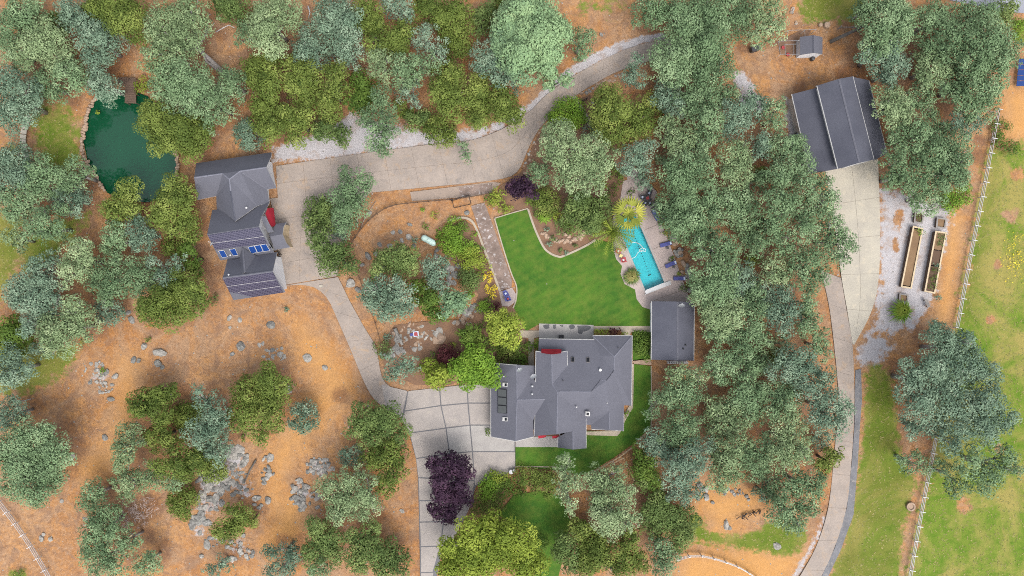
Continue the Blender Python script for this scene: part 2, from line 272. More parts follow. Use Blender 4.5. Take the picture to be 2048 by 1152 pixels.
# ---------------------------------------------------------------- tree survey (tile letter, species, lobes as x, y, radius in thirds of a photo pixel from the tile corner)
TILE = dict(A=(0, 0), B=(512, 0), C=(1024, 0), D=(1536, 0), E=(0, 384), F=(512, 384), G=(1024, 384), H=(1536, 384), I=(0, 768), J=(512, 768), K=(1024, 768), L=(1536, 768), X=(0, 0))
SURVEY = '''
A B 70 170 120 180 130 110 120 60 110
A S 250 230 130 300 310 110 180 290 110
A B 90 330 100 30 260 80
A C 450 80 110 500 150 90 400 60 80
A C 590 250 130 560 330 90 650 200 80
A B 420 400 100 470 490 90 370 430 70
A C 600 450 100 650 560 90 580 520 70
A B 270 490 110 330 560 70
A C 60 520 130 110 640 110 40 700 110 150 540 70
A B 190 640 60
A L 640 70 130 760 110 130 560 40 80 700 30 100
A D 340 140 70
A S 1010 130 140 940 200 90 1100 210 120 1000 290 100 1160 120 90 1250 140 60 900 340 80 1150 30 90
A B 1010 430 110 1110 470 130 960 520 90 1080 580 130 1190 560 110
A B 1290 620 110 1260 720 70 1330 560 80
A B 1400 500 100 1360 440 60 1440 570 50
A L 940 690 110 900 760 90 990 830 110 1080 780 130
A L 1160 800 120 1130 880 90
A C 1490 800 90
A C 60 960 120 40 1080 120 140 1050 100
A B 240 1010 90 300 1090 110 200 1110 90
A B 460 980 70 450 1070 70 540 1020 50 400 1120 70
A M 1400 40 100 1330 20 80
A B 1480 170 70 1440 240 50
B S 100 90 130 60 220 120 180 60 90 130 280 70 30 130 90
B L 30 80 60
B C 470 90 130 560 130 100 400 140 80 500 200 90
B C 320 230 100 300 310 90 360 330 80 270 290 50
B C 560 260 90 570 350 80 520 310 70
B C 440 310 60
B L 660 70 100 700 150 90 640 160 60 740 160 60
B L 690 250 60 830 240 100 900 190 80 870 280 60
B C 860 30 90 900 80 60 780 20 60
B L 1060 60 110 1140 110 100 1200 60 90 1000 30 70
B L 1220 190 90 1200 280 90 1160 220 60
B C 1020 210 80 990 270 60 1090 290 70 1120 340 45
B S 740 330 90 690 340 60 760 440 80 800 350 40
B B 900 410 100 870 470 70 1020 370 80 960 450 60
B C 900 550 70 940 500 60 960 620 40
B D 640 510 90 620 610 90 680 560 60
B B 760 610 90 660 700 70 720 760 80 800 730 80 750 850 90 760 900 50
B L 870 640 60 900 680 50
B L 60 400 110 70 510 110 -20 430 90
B L 260 420 110 290 540 110 220 500 70 330 480 70
B L 470 440 90 480 540 80 440 640 90 420 580 50
B L 60 690 110 180 690 80 90 780 90 30 640 80
B L 270 680 90 230 760 80 240 840 60 310 730 60
B M 420 770 90 510 800 70 370 800 60 520 850 40
B L 1150 470 110 1110 560 90 1200 560 70 1160 660 90 1200 430 60
B L 1340 540 110 1340 650 110 1330 730 60 1290 600 60
B L 1100 770 100 1170 820 60 1030 780 40
B B 1265 930 45 1240 870 35
B L 1480 620 100 1540 690 90 1480 530 60
B C 1390 330 100 1450 400 100 1340 400 60 1530 470 80
B M 1360 110 90 1400 60 60 1340 190 40
B L 1470 40 70
B M 960 720 80 1010 700 60
X B 2115 1110 110 2055 1200 90 2100 1260 105 2055 1335 85 2205 1125 60
C P 100 130 190 30 200 150 180 220 160 60 330 140 200 350 90 250 130 90 60 60 120
C B 330 200 60 420 240 80 420 330 60 470 200 40
C P 230 440 70 220 510 40 320 480 60
C B 830 60 100 900 40 80 980 60 90 880 100 60
C B 1080 130 150 1180 90 130 1010 180 100 1200 220 110
C B 960 360 130 1040 330 90 900 440 70 1010 430 90
C B 1150 330 130 1230 300 100 1140 450 110 1260 420 90
C B 1300 30 110 1350 130 100 1420 60 80
C S 1470 80 100 1440 220 60 1490 200 80 1560 60 90 1590 170 80
C C 750 370 60 730 450 70 760 510 50 700 480 40
C L 580 560 80 560 650 100 640 640 90 590 760 110
C L 740 700 90 800 760 80 700 800 80
C L 840 620 80 880 660 50
C S 290 810 110 240 900 90 380 870 80 350 1040 110 290 960 80
C S 500 880 90 560 960 90 450 970 110 500 1060 100 420 1110 80
C B 160 1040 70
C K 50 1110 70 100 1140 60 20 1150 60
C C 940 560 100 990 630 90 900 600 60
C B 1060 600 90 1120 540 80 1100 680 80
C B 1200 600 110 1280 560 90 1180 700 90 1220 760 70
C C 1340 680 100 1400 740 70 1310 770 80 1430 650 60
C S 950 780 80 1010 850 90 920 720 50 960 870 60
C B 1100 850 110 1190 830 80 1150 900 60
C C 780 910 80 730 960 90 800 1000 60 700 1010 60 840 870 50
C C 800 1090 60
C B 1050 1000 100 1130 1040 110 980 1060 100 1040 1110 90
C B 930 960 60
C S 1330 920 100 1370 1000 100 1310 1050 80 1390 900 60
C C 1500 850 80 1480 920 60
C C 1440 590 70 1500 640 80
C B 1480 1080 80 1400 1110 60
C L 1490 1040 50
D B 560 60 70 620 40 70
D B 720 90 150 780 60 100 680 230 110 780 200 100 830 110 80
D C 660 330 90 560 350 50 600 300 60 740 300 90
D C 690 430 90 780 400 90 740 470 60
D B 960 110 90 1010 60 80 1090 120 100 960 180 60
D B 1190 60 80 1280 110 100 1330 80 80 1230 150 70
D M 1440 60 80 1400 130 80
D B 1100 240 110 1000 270 90 1200 220 100 1150 330 90
D B 1330 240 130 1430 260 100 1280 340 110 1400 360 110 1350 450 110
D S 1000 390 110 940 330 80 1060 430 80 960 480 60
D B 1200 440 110 1120 500 90 1250 530 110 1180 580 80 1060 530 60
D B 1330 560 90 1300 640 90 1210 660 80
D S 740 580 100 700 640 70 780 660 100 760 730 60 840 680 60
D B 930 560 90 870 620 60 950 640 60
D B 830 800 100 920 780 80 760 830 60 880 880 70
D B 990 730 80 1010 820 90 1090 780 60
D C 1140 730 70 1200 760 80 1250 720 60
D B 1000 920 120 920 960 90 1080 900 90 1010 1020 90 1110 980 90
D B 1150 870 90 1180 960 70 1130 1060 100 1040 1100 90 1180 1040 60
D B 770 960 80 760 1050 80 830 1080 90 900 1100 80
D B 40 650 80 50 760 80
D B 150 920 110 200 860 60 110 850 60
D B 180 1010 110 80 1080 110 240 1100 80
D B 350 1110 70 300 1080 50
D B 20 880 70 50 960 60
E B 60 60 100 120 120 90 200 40 70 60 130 60
E C 420 50 110 480 30 60 330 40 60
E B 290 170 110 350 240 70 200 210 80 270 260 60 150 260 50
E S 60 280 70 130 320 60 110 250 50
E L 720 60 90 680 130 90 790 110 80 650 80 50 770 -10 80
E L 1010 70 110 950 150 80 1080 30 90 1040 -40 90
E L 1110 190 100 1040 220 70 980 180 60
E L 1030 330 65
E D 1130 330 70 1150 430 70 1180 480 40
E C 830 190 80 800 250 60 860 290 80 900 250 60 820 320 60
E B 680 260 90 720 240 60 650 330 70 700 370 60
E S 460 360 100 430 460 90 500 420 80 400 540 60 500 320 60
E B 620 480 100 700 420 60 590 560 90 680 560 90 640 620 80
E B 820 480 100 880 520 80 780 550 80 840 590 60
E C 920 420 60 1000 490 70 1060 420 60 970 540 50
E L 1080 570 110 1000 630 110 1130 650 110 920 690 110 1020 730 100 860 700 70 1180 570 70 1200 640 50
E C 240 460 80 170 520 90 270 540 80 320 400 60 220 420 60
E C 130 600 110 240 620 110 90 640 80 180 680 90
E C 290 700 100 340 640 60 200 780 90 160 820 70
E S 440 680 80 300 810 100 380 840 110 480 780 110 330 920 90 500 850 60 270 880 60
E C 640 720 80
E D 60 830 100 110 900 80 30 900 60
E C 50 1010 110 100 1090 90 30 1120 80 180 1060 50
E C 220 950 60 290 960 40
F M 380 140 110 340 190 70 420 90 70 440 190 60
F C 490 240 60 520 270 40
F M 390 310 80 430 420 90 520 400 90 480 340 60 570 450 50 380 260 50
F M 830 420 100 760 400 70 900 420 90 720 480 60 870 360 50 940 400 50
F C 1080 480 90 1060 550 60 1120 560 60 1040 440 60
F C 760 590 110 700 650 90 800 690 100 880 640 90 850 560 70 920 690 60 760 730 60 680 570 60
F D 970 560 70 1040 640 80 1060 720 70 1120 750 40 960 640 50
F P 1170 650 80 1220 670 60 1140 720 50 1250 640 40
F Y 1470 830 90 1450 770 70 1530 850 80 1510 780 70
F G 1300 1080 110 1350 1020 80 1240 1060 80 1390 1100 80 1310 970 60
F D 1290 880 80 1250 850 50
F Y 1070 1110 90 1120 1090 50
F C 790 990 50 870 1060 70 830 1100 60 930 1030 60
F R 1160 990 70
G M 420 120 110 500 140 100 400 60 80 470 190 70 560 60 60
G B 1010 80 130 950 140 90 1070 170 130 1130 100 110 1000 210 90 1150 200 80
G B 1180 30 100 1280 60 80 1230 130 70
G B 1330 60 90 1400 40 80 1350 150 90 1440 120 80
G B 1300 330 90 1250 400 70 1330 400 60 1230 330 60 1110 310 80 1130 370 60
G B 1200 270 80 1160 250 60
G B 1420 270 100 1490 240 90 1480 330 70
G B 1230 480 100 1180 540 110 1120 600 80 1300 540 90 1230 600 100
G C 1380 500 90 1340 570 90 1420 560 80
G L 1440 410 50
G S 1190 680 100 1290 660 100 1120 660 60 1240 760 100 1180 780 70 1330 740 80
G B 1400 650 90 1460 600 80 1480 690 90 1420 730 60
G B 1250 850 90 1330 860 80 1180 860 50 1290 800 60
G B 1450 800 90 1400 880 80 1500 880 70
G B 1240 980 70 1300 1060 90 1230 1090 80 1180 1040 60
G B 1380 980 90 1440 1050 90 1400 1110 70 1340 1000 60
G B 1500 1020 70
G S 1000 1090 70 1080 1080 60 960 1110 50 1130 1110 50
H B 60 90 120 150 60 90 30 230 80 90 300 80
H B 280 130 110 220 220 90 330 60 90 380 40 70
H B 400 220 90 470 310 80 420 400 70 340 330 90 380 160 60
H B 250 420 100 180 360 80 300 500 80 230 520 80
H S 60 430 90 100 510 80 30 520 70
H C 70 640 110 130 720 90 30 720 80 100 800 80
H B 250 620 70 230 700 80 270 780 70 210 820 70
H B 310 870 70 340 960 60 280 950 60
H C 180 1000 100 110 1060 100 230 1080 110 330 1110 80
H L 60 1000 60
H S 20 920 60 100 900 60
H C 1060 900 110 1150 930 110 1010 850 70 1210 880 60 1090 1060 130
H C 970 1060 120 880 1090 100 900 1262 120
H C 1220 1040 110 1310 1100 110 1200 1282 130 1050 1252 130
L C 1330 120 110 1420 220 100 1300 270 120 1130 260 110
L C 980 240 90 860 270 80 1100 360 80
L B 1440 440 90 1330 560 110 1230 480 90 1490 520 60
L B 1060 500 70 1150 600 90
L B 950 500 60 850 500 60 800 460 50 900 430 50
H B 960 30 100 890 40 60
I C 60 160 90 40 230 80 120 150 50
I B 160 360 140 280 300 90 340 430 110 260 500 130 120 500 140 60 400 110 180 620 120 300 570 90 60 620 90 200 690 70
I L 860 120 100 940 170 90 960 70 90 1030 60 60 820 160 60
I L 1115 195 90
I L 920 330 80 1010 340 80 950 270 60
I C 1220 110 80 1290 180 90 1250 270 100 1180 300 90 1310 260 80 1190 40 50
I C 1230 370 90 1300 420 80 1330 350 60
I L 1080 480 110 960 500 70 1170 460 80 1120 520 60
I L 1270 510 80
I S 760 330 90 740 410 80 710 370 50 730 500 80 780 290 50
I S 860 560 90 940 590 70 760 600 80 690 580 50 750 670 60
I B 1040 590 60
I L 1085 720 90
I B 560 650 80 530 720 70 600 640 50
I B 600 830 110 540 900 80 660 800 80 600 960 80 680 900 60
I B 530 1000 80 640 1040 90 560 1100 80 680 1110 80
I B 790 970 70 760 880 50 730 960 50
I B 870 1090 90 900 1030 50
I L 1350 880 80 1420 850 80 1310 900 50 1450 780 70 1380 760 50
I L 1510 820 50
I C 1340 1080 60 1270 1120 60
X L 1620 2280 105 1500 2370 120 1620 2400 105 1470 2490 105 1620 2520 90 1560 2610 75 1680 2310 60
J C 275 205 92
J M 660 200 100 780 220 100 840 310 90 700 310 100 600 270 70
J L 800 420 100 720 460 90 820 560 80 770 620 70 850 480 50
J C 570 435 70
J S 440 620 90 560 570 80 500 720 100 560 690 90 500 800 70
J S 640 640 90 660 750 90 640 540 60 690 700 50
J M 360 860 80 430 930 100 350 1000 100 470 1020 80
J M 620 930 90 680 1000 100 600 1060 90 560 930 50 720 860 50
J M 790 1040 100 860 1100 80 760 1110 80
J C 100 1010 70 210 1040 70 210 990 50
J C 180 1120 80 90 1130 60
J B 370 1110 70
J K 1100 500 80 1200 480 80 1240 540 70 1120 590 80 1220 610 60
J K 1120 660 80 1210 680 70 1270 700 40 1080 770 60 1160 780 70
J Y 1300 920 100 1420 880 100 1200 1000 100 1300 1050 120 1420 1000 130 1180 1100 100 1150 970 50 1500 920 90 1576 930 100 1636 1000 90 1596 1080 110 1686 1100 70
K S 320 460 60 320 540 80 300 620 60 380 600 70 340 720 60 300 660 50 350 760 40
K S 500 560 80 560 620 100 640 520 60 640 640 90 520 690 80 470 600 50 700 680 50
K S 560 800 110 660 780 90 740 810 60 510 750 60 600 880 70 690 850 60
K D 770 440 70 790 520 80 850 570 70 830 470 50
K M 790 600 60 880 660 60
K L 430 880 80 480 950 90 380 850 60 540 930 60
K M 320 960 90 350 1050 90 290 1010 60
K L 500 1040 110 430 1080 90 550 1000 70
K L 700 960 80 640 1000 60 720 920 60 700 1070 90 780 1080 70 640 1110 70
K M 850 760 100 950 800 100 860 860 80 920 720 60
K M 1020 830 100 1000 910 90 1060 900 60 1000 970 60
K B 900 1010 90 940 1070 80 870 960 50 890 1110 60
K C 600 1090 50
K B 860 150 60 880 80 60 820 180 40
K B 1000 60 110 960 110 70 1070 50 90 1060 120 60
K S 1280 230 120 1230 150 80 1320 150 80 1350 270 80 1230 280 60
K B 1420 110 110 1440 190 80 1480 50 80 1380 60 70
K B 1020 270 100 960 300 80 1080 230 70 1050 350 80
K C 860 330 90 900 400 90 830 370 60 960 380 70
K C 1090 430 100 1020 480 90 1160 390 70 1010 560 90 1090 520 80 960 470 60
K C 1040 640 90 970 660 60 1110 660 50
K S 1270 400 90 1350 380 80 1300 480 100 1230 470 60 1250 570 80 1330 540 70 1250 620 50
K B 1400 430 90 1440 500 80 1500 380 80 1510 450 80
K C 1510 650 60
K B 1490 540 60
L B 60 60 110 30 160 80 130 130 80 160 40 90
L C 280 60 100 380 120 100 440 180 80 400 250 80 310 210 90 480 130 50
L S 130 240 110 80 330 100 190 330 80 170 420 100 80 450 90 230 420 60
L L 380 450 70 420 430 50 340 500 60 300 480 50
L B 280 620 90 180 600 90 100 640 90 320 570 60
L B 250 730 80 170 780 90 80 760 90 190 860 60 120 860 60
L B 30 560 70 20 660 60
L C 330 340 60
'''
TREES = []
for ln in SURVEY.strip().splitlines():
    q = ln.split(); ox, oy = TILE[q[0]]; v = [float(x) for x in q[2:]]
    TREES.append((q[1], [(ox + v[i] / 3, oy + v[i + 1] / 3, v[i + 2] / 3) for i in range(0, len(v), 3)]))
# ---------------------------------------------------------------- ground
def inside_dist(X, Y, poly):
    """signed distance in px, positive inside"""
    d = np.full(X.shape, 1e9); ins = np.zeros(X.shape, bool); n = len(poly)
    for i in range(n):
        x0, y0 = poly[i]; x1, y1 = poly[(i + 1) % n]
        dx, dy = x1 - x0, y1 - y0
        t = np.clip(((X - x0) * dx + (Y - y0) * dy) / (dx * dx + dy * dy + 1e-9), 0, 1)
        d = np.minimum(d, np.hypot(X - x0 - t * dx, Y - y0 - t * dy))
        if y0 != y1:
            c = ((y0 > Y) != (y1 > Y)) & (X < (x1 - x0) * (Y - y0) / (y1 - y0) + x0); ins ^= c
    return np.where(ins, d, -d)
POND = [(190, 200), (215, 192), (240, 186), (270, 190), (293, 198), (318, 225), (335, 262), (344, 295), (348, 335), (345, 360), (325, 390), (295, 398), (250, 395), (217, 380), (200, 353), (180, 320), (172, 283), (177, 250), (186, 217)]
POOL = [(1291, 581), (1329, 566), (1269, 426), (1231, 441)]
ax = np.concatenate([[-3000, -1200, -500, -250, -150, -115], np.arange(-100, 100.01, 0.45), [115, 150, 250, 500, 1200, 3000]])
ay = np.concatenate([[-3000, -1200, -500, -220, -100, -75], np.arange(-60, 60.01, 0.45), [75, 100, 220, 500, 1200, 3000]])
GX, GY = np.meshgrid(ax, ay); PX = GX / S + 1024; PY = 576 - GY / S
def soft(poly, f): return np.clip(inside_dist(PX, PY, poly) / (f * 1.9) * 0.5 + 0.5, 0, 1)
def disc(x, y, r, ry=None): return np.clip(1.35 - np.hypot((PX - x) / r, (PY - y) / (ry or r)), 0, 1)
grass = soft([(2000, 300), (2040, 290), (2500, 250), (9000, 250), (9000, 9000), (1600, 9000), (1815, 1160), (1868, 890), (1915, 640), (1978, 300)], 14)
for x, y, r in ((2022, 430, 22), (1997, 530, 14), (1983, 640, 14), (2035, 350, 20), (1930, 1010, 22), (2000, 900, 14)): grass = np.minimum(grass, 1 - 0.75 * disc(x, y, r))
green = grass * 0
for poly, f, a, g in (
    ([(1735, 728), (1775, 735), (1790, 790), (1800, 900), (1832, 965), (1808, 1060), (1796, 1180), (1655, 1180), (1690, 1075), (1716, 960), (1728, 840)], 9, 1, .75),
    ([(1392, 1022), (1422, 1062), (1450, 1072), (1500, 1064), (1560, 1036), (1606, 1050), (1618, 1080), (1590, 1112), (1540, 1110), (1470, 1096), (1400, 1085), (1372, 1060)], 9, .9, .6),
    ([(1612, -40), (1735, -40), (1722, 48), (1660, 40), (1618, 44), (1600, 20)], 14, 1, .9),
    ([(75, 215), (120, 205), (152, 240), (160, 300), (150, 340), (110, 352), (78, 320), (68, 260)], 16, .95, .45),
    ([(-40, 400), (30, 420), (60, 480), (40, 540), (10, 600), (-40, 620)], 16, .8, .9), ([(30, 480), (120, 440), (190, 420), (150, 480), (80, 540), (40, 560)], 14, .85, .5),
    ([(-40, 640), (60, 690), (160, 690), (130, 750), (70, 785), (20, 790), (-40, 800)], 14, .9, .8), ([(0, 280), (30, 285), (50, 320), (20, 350), (-20, 330)], 12, .7, .5),
    ([(1135, -40), (1275, -40), (1262, 30), (1200, 45), (1140, 40)], 14, .45, .1), ([(15, 1140), (50, 1138), (60, 1200), (10, 1200)], 8, .9, .9),
    ([(1880, 340), (1990, 330), (1975, 400), (1940, 520), (1905, 640), (1950, 640), (2000, 320)], 8, .5, .6), ([(2020, 40), (2100, 40), (2100, 90), (2030, 90)], 8, .9, .9)):
    m = soft(poly, f) * a; grass = np.maximum(grass, m); green = np.maximum(green, soft(poly, f) * g)
gravel = np.zeros(PX.shape)
for poly, f, a in (
    ([(1760, 380), (1800, 385), (1860, 400), (1905, 415), (1898, 450), (1882, 520), (1868, 600), (1830, 655), (1790, 665), (1742, 668), (1722, 690), (1712, 720), (1752, 640), (1760, 560)], 12, .95),
    ([(545, 322), (548, 296), (580, 284), (660, 262), (700, 226), (760, 246), (830, 262), (900, 262), (960, 258), (1000, 245), (1062, 205), (1075, 195), (1062, 222), (1000, 262), (930, 284), (860, 290), (640, 318)], 8, 1),
    ([(1055, 215), (1080, 185), (1120, 150), (1180, 110), (1240, 84), (1290, 70), (1330, 66), (1335, 80), (1290, 86), (1240, 104), (1185, 130), (1130, 162), (1088, 195), (1060, 228)], 4, 1.0),
    ([(1572, 195), (1590, 210), (1612, 300), (1602, 330), (1580, 300), (1570, 240)], 8, .9), ([(1462, 138), (1490, 145), (1515, 180), (1540, 230), (1490, 215)], 8, .9),
    ([(1650, 1030), (1656, 1040), (1622, 1108), (1594, 1160), (1580, 1155), (1615, 1100)], 5, .8), ([(1712, 690), (1760, 660), (1790, 690), (1770, 720), (1720, 740)], 10, .8)):
    gravel = np.maximum(gravel, soft(poly, f) * a)
for x, y, r, a_ in ((465, 920, 34, .62), (430, 965, 40, .62), (415, 1010, 30, .6), (400, 1055, 24, .55), (485, 975, 30, .5), (640, 938, 26, .55), (605, 990, 26, .55), (835, 672, 44, .5), (200, 755, 26, .42), (480, 1090, 26, .42)): gravel = np.maximum(gravel, a_ * disc(x, y, r))
for x, y, r, ry in ((1798, 440, 14, 26), (1792, 490, 10, 22)): gravel = np.minimum(gravel, 1 - 0.8 * disc(x, y, r, ry))
litter_shade = np.zeros(PX.shape)
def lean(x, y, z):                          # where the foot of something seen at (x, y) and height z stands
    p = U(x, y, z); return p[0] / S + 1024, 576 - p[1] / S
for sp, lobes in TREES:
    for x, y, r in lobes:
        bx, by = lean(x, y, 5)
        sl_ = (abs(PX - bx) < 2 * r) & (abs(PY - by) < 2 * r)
        litter_shade[sl_] = np.maximum(litter_shade[sl_], np.clip(1.45 - np.hypot(PX[sl_] - bx, PY[sl_] - by) / r, 0, 1) * 0.8)
for x, y, r, a in ((1690, 150, 30, 1.0), (1600, 175, 22, 1.0), (680, 790, 26, .9), (1955, 310, 25, 1), (1960, 280, 18, 1), (390, 690, 22, .5), (300, 1010, 50, .8), (1560, 80, 26, .9), (1700, 105, 30, .6), (430, 540, 26, .8), (425, 480, 20, .5), (1210, 45, 40, .5), (690, 800, 20, .7), (630, 880, 22, .5)): litter_shade = np.maximum(litter_shade, a * disc(x, y, r))  # first two discs: barn shade painted into the soil at its upper edge
track = np.zeros(PX.shape)                  # worn, paler dirt
for poly, f in (([(600, 650), (660, 700), (700, 770), (660, 830), (590, 900), (560, 960), (575, 1060), (560, 1090), (540, 1000), (548, 900), (600, 830), (640, 770), (600, 700)], 16), ([(240, 720), (270, 720), (262, 900), (180, 960), (150, 940), (230, 880)], 18),
                ([(1905, 430), (1925, 430), (1900, 640), (1872, 650)], 8), ([(1400, 985), (1500, 980), (1530, 1010), (1470, 1045), (1440, 1075), (1400, 1010)], 14), ([(1370, 1110), (1500, 1095), (1610, 1110), (1570, 1180), (1350, 1180)], 12), ([(2010, 180), (2100, 170), (2100, 290), (2010, 280)], 12),
                ([(570, 990), (600, 990), (600, 1080), (530, 1090)], 12)):
    track = np.maximum(track, soft(poly, f))
hollow = np.clip(soft(POND, 10) * 1.0, 0, 1)
pool_d = inside_dist(PX, PY, POOL)
bumpz = 0.10 * (np.sin(GX * 0.31 + 1.3 * np.sin(GY * 0.17)) * np.sin(GY * 0.27 + np.sin(GX * 0.13)) - 1) - 0.02 + rng.normal(0, 0.012, GX.shape)
bumpz = np.where((abs(GX) > 100) | (abs(GY) > 60), -0.1, bumpz)
GZ = bumpz - 1.4 * hollow; GZ = np.where(pool_d > -9, -2.6, GZ)
ny, nx = GX.shape
me = bpy.data.meshes.new('ground')
idx = np.arange(nx * ny).reshape(ny, nx)
quads = np.stack([idx[:-1, :-1], idx[:-1, 1:], idx[1:, 1:], idx[1:, :-1]], -1).reshape(-1, 4)
def fast_mesh(me, V, Q):
    me.vertices.add(len(V)); me.vertices.foreach_set('co', np.ascontiguousarray(V, np.float32).ravel())
    k = Q.shape[1]
    me.loops.add(Q.size); me.loops.foreach_set('vertex_index', np.ascontiguousarray(Q, np.int32).ravel())
    me.polygons.add(len(Q)); me.polygons.foreach_set('loop_start', np.arange(0, Q.size, k, dtype=np.int32))
    me.update(calc_edges=True)
fast_mesh(me, np.stack([GX, GY, GZ], -1).reshape(-1, 3), quads)
me.polygons.foreach_set('use_smooth', np.ones(len(quads), bool))
for nm, arr in (('grass', grass), ('green', green), ('gravel', gravel), ('litter_shade', litter_shade), ('track', track)):
    a = me.attributes.new(nm, 'FLOAT', 'POINT'); a.data.foreach_set('value', arr.astype(np.float32).ravel())
t = NT('ground')
n_big, n_mid, n_fine, n_grit = t.noise(0.09, 5, 0.6), t.noise(0.55, 6, 0.65), t.noise(2.4, 5, 0.7), t.noise(9, 3, 0.7)
n_edge = t.noise(0.7, 7, 0.72)
dirt = t.mix(t.ramp(n_big, [(0.35, 0.0), (0.65, 1.0)]), (0.285, 0.128, 0.044), (0.365, 0.194, 0.080))
dirt = t.mix(t.ramp(n_mid, [(0.45, 0.0), (0.68, 0.85)]), dirt, (0.19, 0.098, 0.053))
dirt = t.mix(t.ramp(t.noise(0.17, 7, 0.75, dist=1.2), [(0.45, 0.0), (0.60, 0.85)]), dirt, (0.27, 0.172, 0.105))
dirt = t.mix(t.ramp(n_fine, [(0.50, 0.0), (0.72, 0.6)]), dirt, (0.42, 0.26, 0.15))
dirt = t.mix(t.ramp(t.noise(1.3, 6, 0.75, dist=0.4), [(0.54, 0.0), (0.66, 0.75)]), dirt, (0.15, 0.085, 0.05))
dirt = t.mix(t.ramp(t.noise(0.35, 7, 0.75, dist=1.2), [(0.49, 0.0), (0.62, 0.8)]), dirt, (0.20, 0.120, 0.075))
dirt = t.mix(t.ramp(t.noise(3.1, 6, 0.75), [(0.57, 0.0), (0.63, 0.65)]), dirt, (0.12, 0.068, 0.042))
dirt = t.mix(t.ramp(t.noise(2.2, 6, 0.8, dist=0.5), [(0.58, 0.0), (0.64, 0.55)]), dirt, (0.40, 0.29, 0.20))
dirt = t.mix(t.math('MULTIPLY', t.attr('track'), 0.75), dirt, (0.43, 0.225, 0.075))
def edge(att, amp, a=0.4, b=0.6, nz=None):
    return t.smooth(t.math('ADD', t.attr(att), t.math('MULTIPLY', t.math('SUBTRACT', nz if nz is not None else n_mid, 0.5), amp)), a, b)
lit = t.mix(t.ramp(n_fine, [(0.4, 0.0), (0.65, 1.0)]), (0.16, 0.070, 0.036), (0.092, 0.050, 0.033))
col = t.mix(t.math('MULTIPLY', edge('litter_shade', 1.2, 0.40, 0.95, n_fine), 0.62), dirt, lit)
gr = t.mix(t.ramp(n_mid, [(0.35, 0.0), (0.6, 1.0)]), (0.070, 0.132, 0.012), (0.125, 0.166, 0.025))
gr = t.mix(t.ramp(t.noise(0.10, 7, 0.72, dist=0.6), [(0.45, 0.0), (0.60, 0.9)]), gr, (0.235, 0.195, 0.06))
gr = t.mix(t.math('MULTIPLY', t.attr('green'), t.ramp(t.noise(0.2, 4), [(0.3, 1.0), (0.75, 0.2)])), gr, t.mix(n_fine, (0.062, 0.082, 0.012), (0.12, 0.125, 0.022)))
col = t.mix(edge('grass', 1.9, 0.32, 0.68, n_edge), col, gr)
gv = t.mix(t.ramp(n_grit, [(0.25, 0.0), (0.75, 1.0)]), (0.27, 0.25, 0.25), (0.40, 0.385, 0.39))
gv = t.mix(t.ramp(t.noise(0.4, 5, 0.7), [(0.50, 0.0), (0.66, 0.65)]), gv, (0.24, 0.17, 0.125))
col = t.mix(edge('gravel', 1.8, 0.35, 0.65, n_edge), col, gv)
col = t.mix(0.34, col, t.ramp(n_grit, [(0.28, 0.35), (0.70, 1.0)]), 'MULTIPLY')
t.bump(t.math('ADD', n_fine, t.math('MULTIPLY', n_grit, 0.5)), 0.6, 0.12)
me.materials.append(t.done(col, 0.95, 0.1))
ground = props(link('ground', me), kind='structure')
# ---------------------------------------------------------------- hard surfaces
def poly_px(pts, z=0): return [U(x, y, z)[:2] for x, y in pts]
def sheet(name, pts, z, mat, thick=0.12):
    m = MB(); m.prism(poly_px(pts), z - thick, z, 0); return props(m.build(name, M[mat]), kind='structure')
def resample(pts, n):
    P = np.array(pts, float); d = np.concatenate([[0], np.cumsum(np.hypot(*np.diff(P, axis=0).T))])
    s = np.linspace(0, d[-1], n); return np.stack([np.interp(s, d, P[:, 0]), np.interp(s, d, P[:, 1])], 1)
def smooth_line(pts, n=40):
    """Catmull-Rom through the points"""
    P = np.array(pts, float); P = np.vstack([2 * P[0] - P[1], P, 2 * P[-1] - P[-2]]); out = []
    for i in range(1, len(P) - 2):
        for q in np.linspace(0, 1, 8, endpoint=False):
            a, b, c, d = P[i - 1:i + 3]
            out.append(0.5 * (2 * b + (c - a) * q + (2 * a - 5 * b + 4 * c - d) * q * q + (3 * b - a - 3 * c + d) * q ** 3))
    out.append(P[-2]); return resample(out, n)
def slabs(name, Lp, Rp, nseg, lanes, mat, z=0.05, gap=0.035, sub=4, smooth=True):
    """a concrete drive laid as separate slabs between two edge lines"""
    n = nseg * sub + 1
    A = smooth_line(Lp, n) if smooth else resample(Lp, n); B = smooth_line(Rp, n) if smooth else resample(Rp, n)
    base = MB(); ring = [tuple(p) for p in A] + [tuple(p) for p in B[::-1]]
    base.prism(poly_px(ring), -0.12, z - 0.03, 0)
    root = props(base.build(name, M['joint']), kind='structure')
    g = gap / S / 2
    for i in range(nseg):
        for l in range(lanes):
            f0, f1 = l / lanes, (l + 1) / lanes; ring = []; ss = range(i * sub, (i + 1) * sub + 1)
            w_ = np.linalg.norm(A[i * sub] - B[i * sub]) + 1e-6; e = g / w_
            fwd = [A[s] + (B[s] - A[s]) * (f0 + e) for s in ss]; bwd = [A[s] + (B[s] - A[s]) * (f1 - e) for s in ss]
            def trim(line):
                d0 = line[1] - line[0]; d1 = line[-2] - line[-1]
                line[0] = line[0] + d0 / (np.linalg.norm(d0) + 1e-9) * g; line[-1] = line[-1] + d1 / (np.linalg.norm(d1) + 1e-9) * g
                return line
            ring = trim(fwd) + trim(bwd)[::-1]
            m = MB(); m.prism(poly_px(ring), z - 0.06, z + rng.uniform(-0.006, 0.006))
            m.build('slab', M[mat if isinstance(mat, str) else mat[(i + l) % len(mat)]], root)
    return root
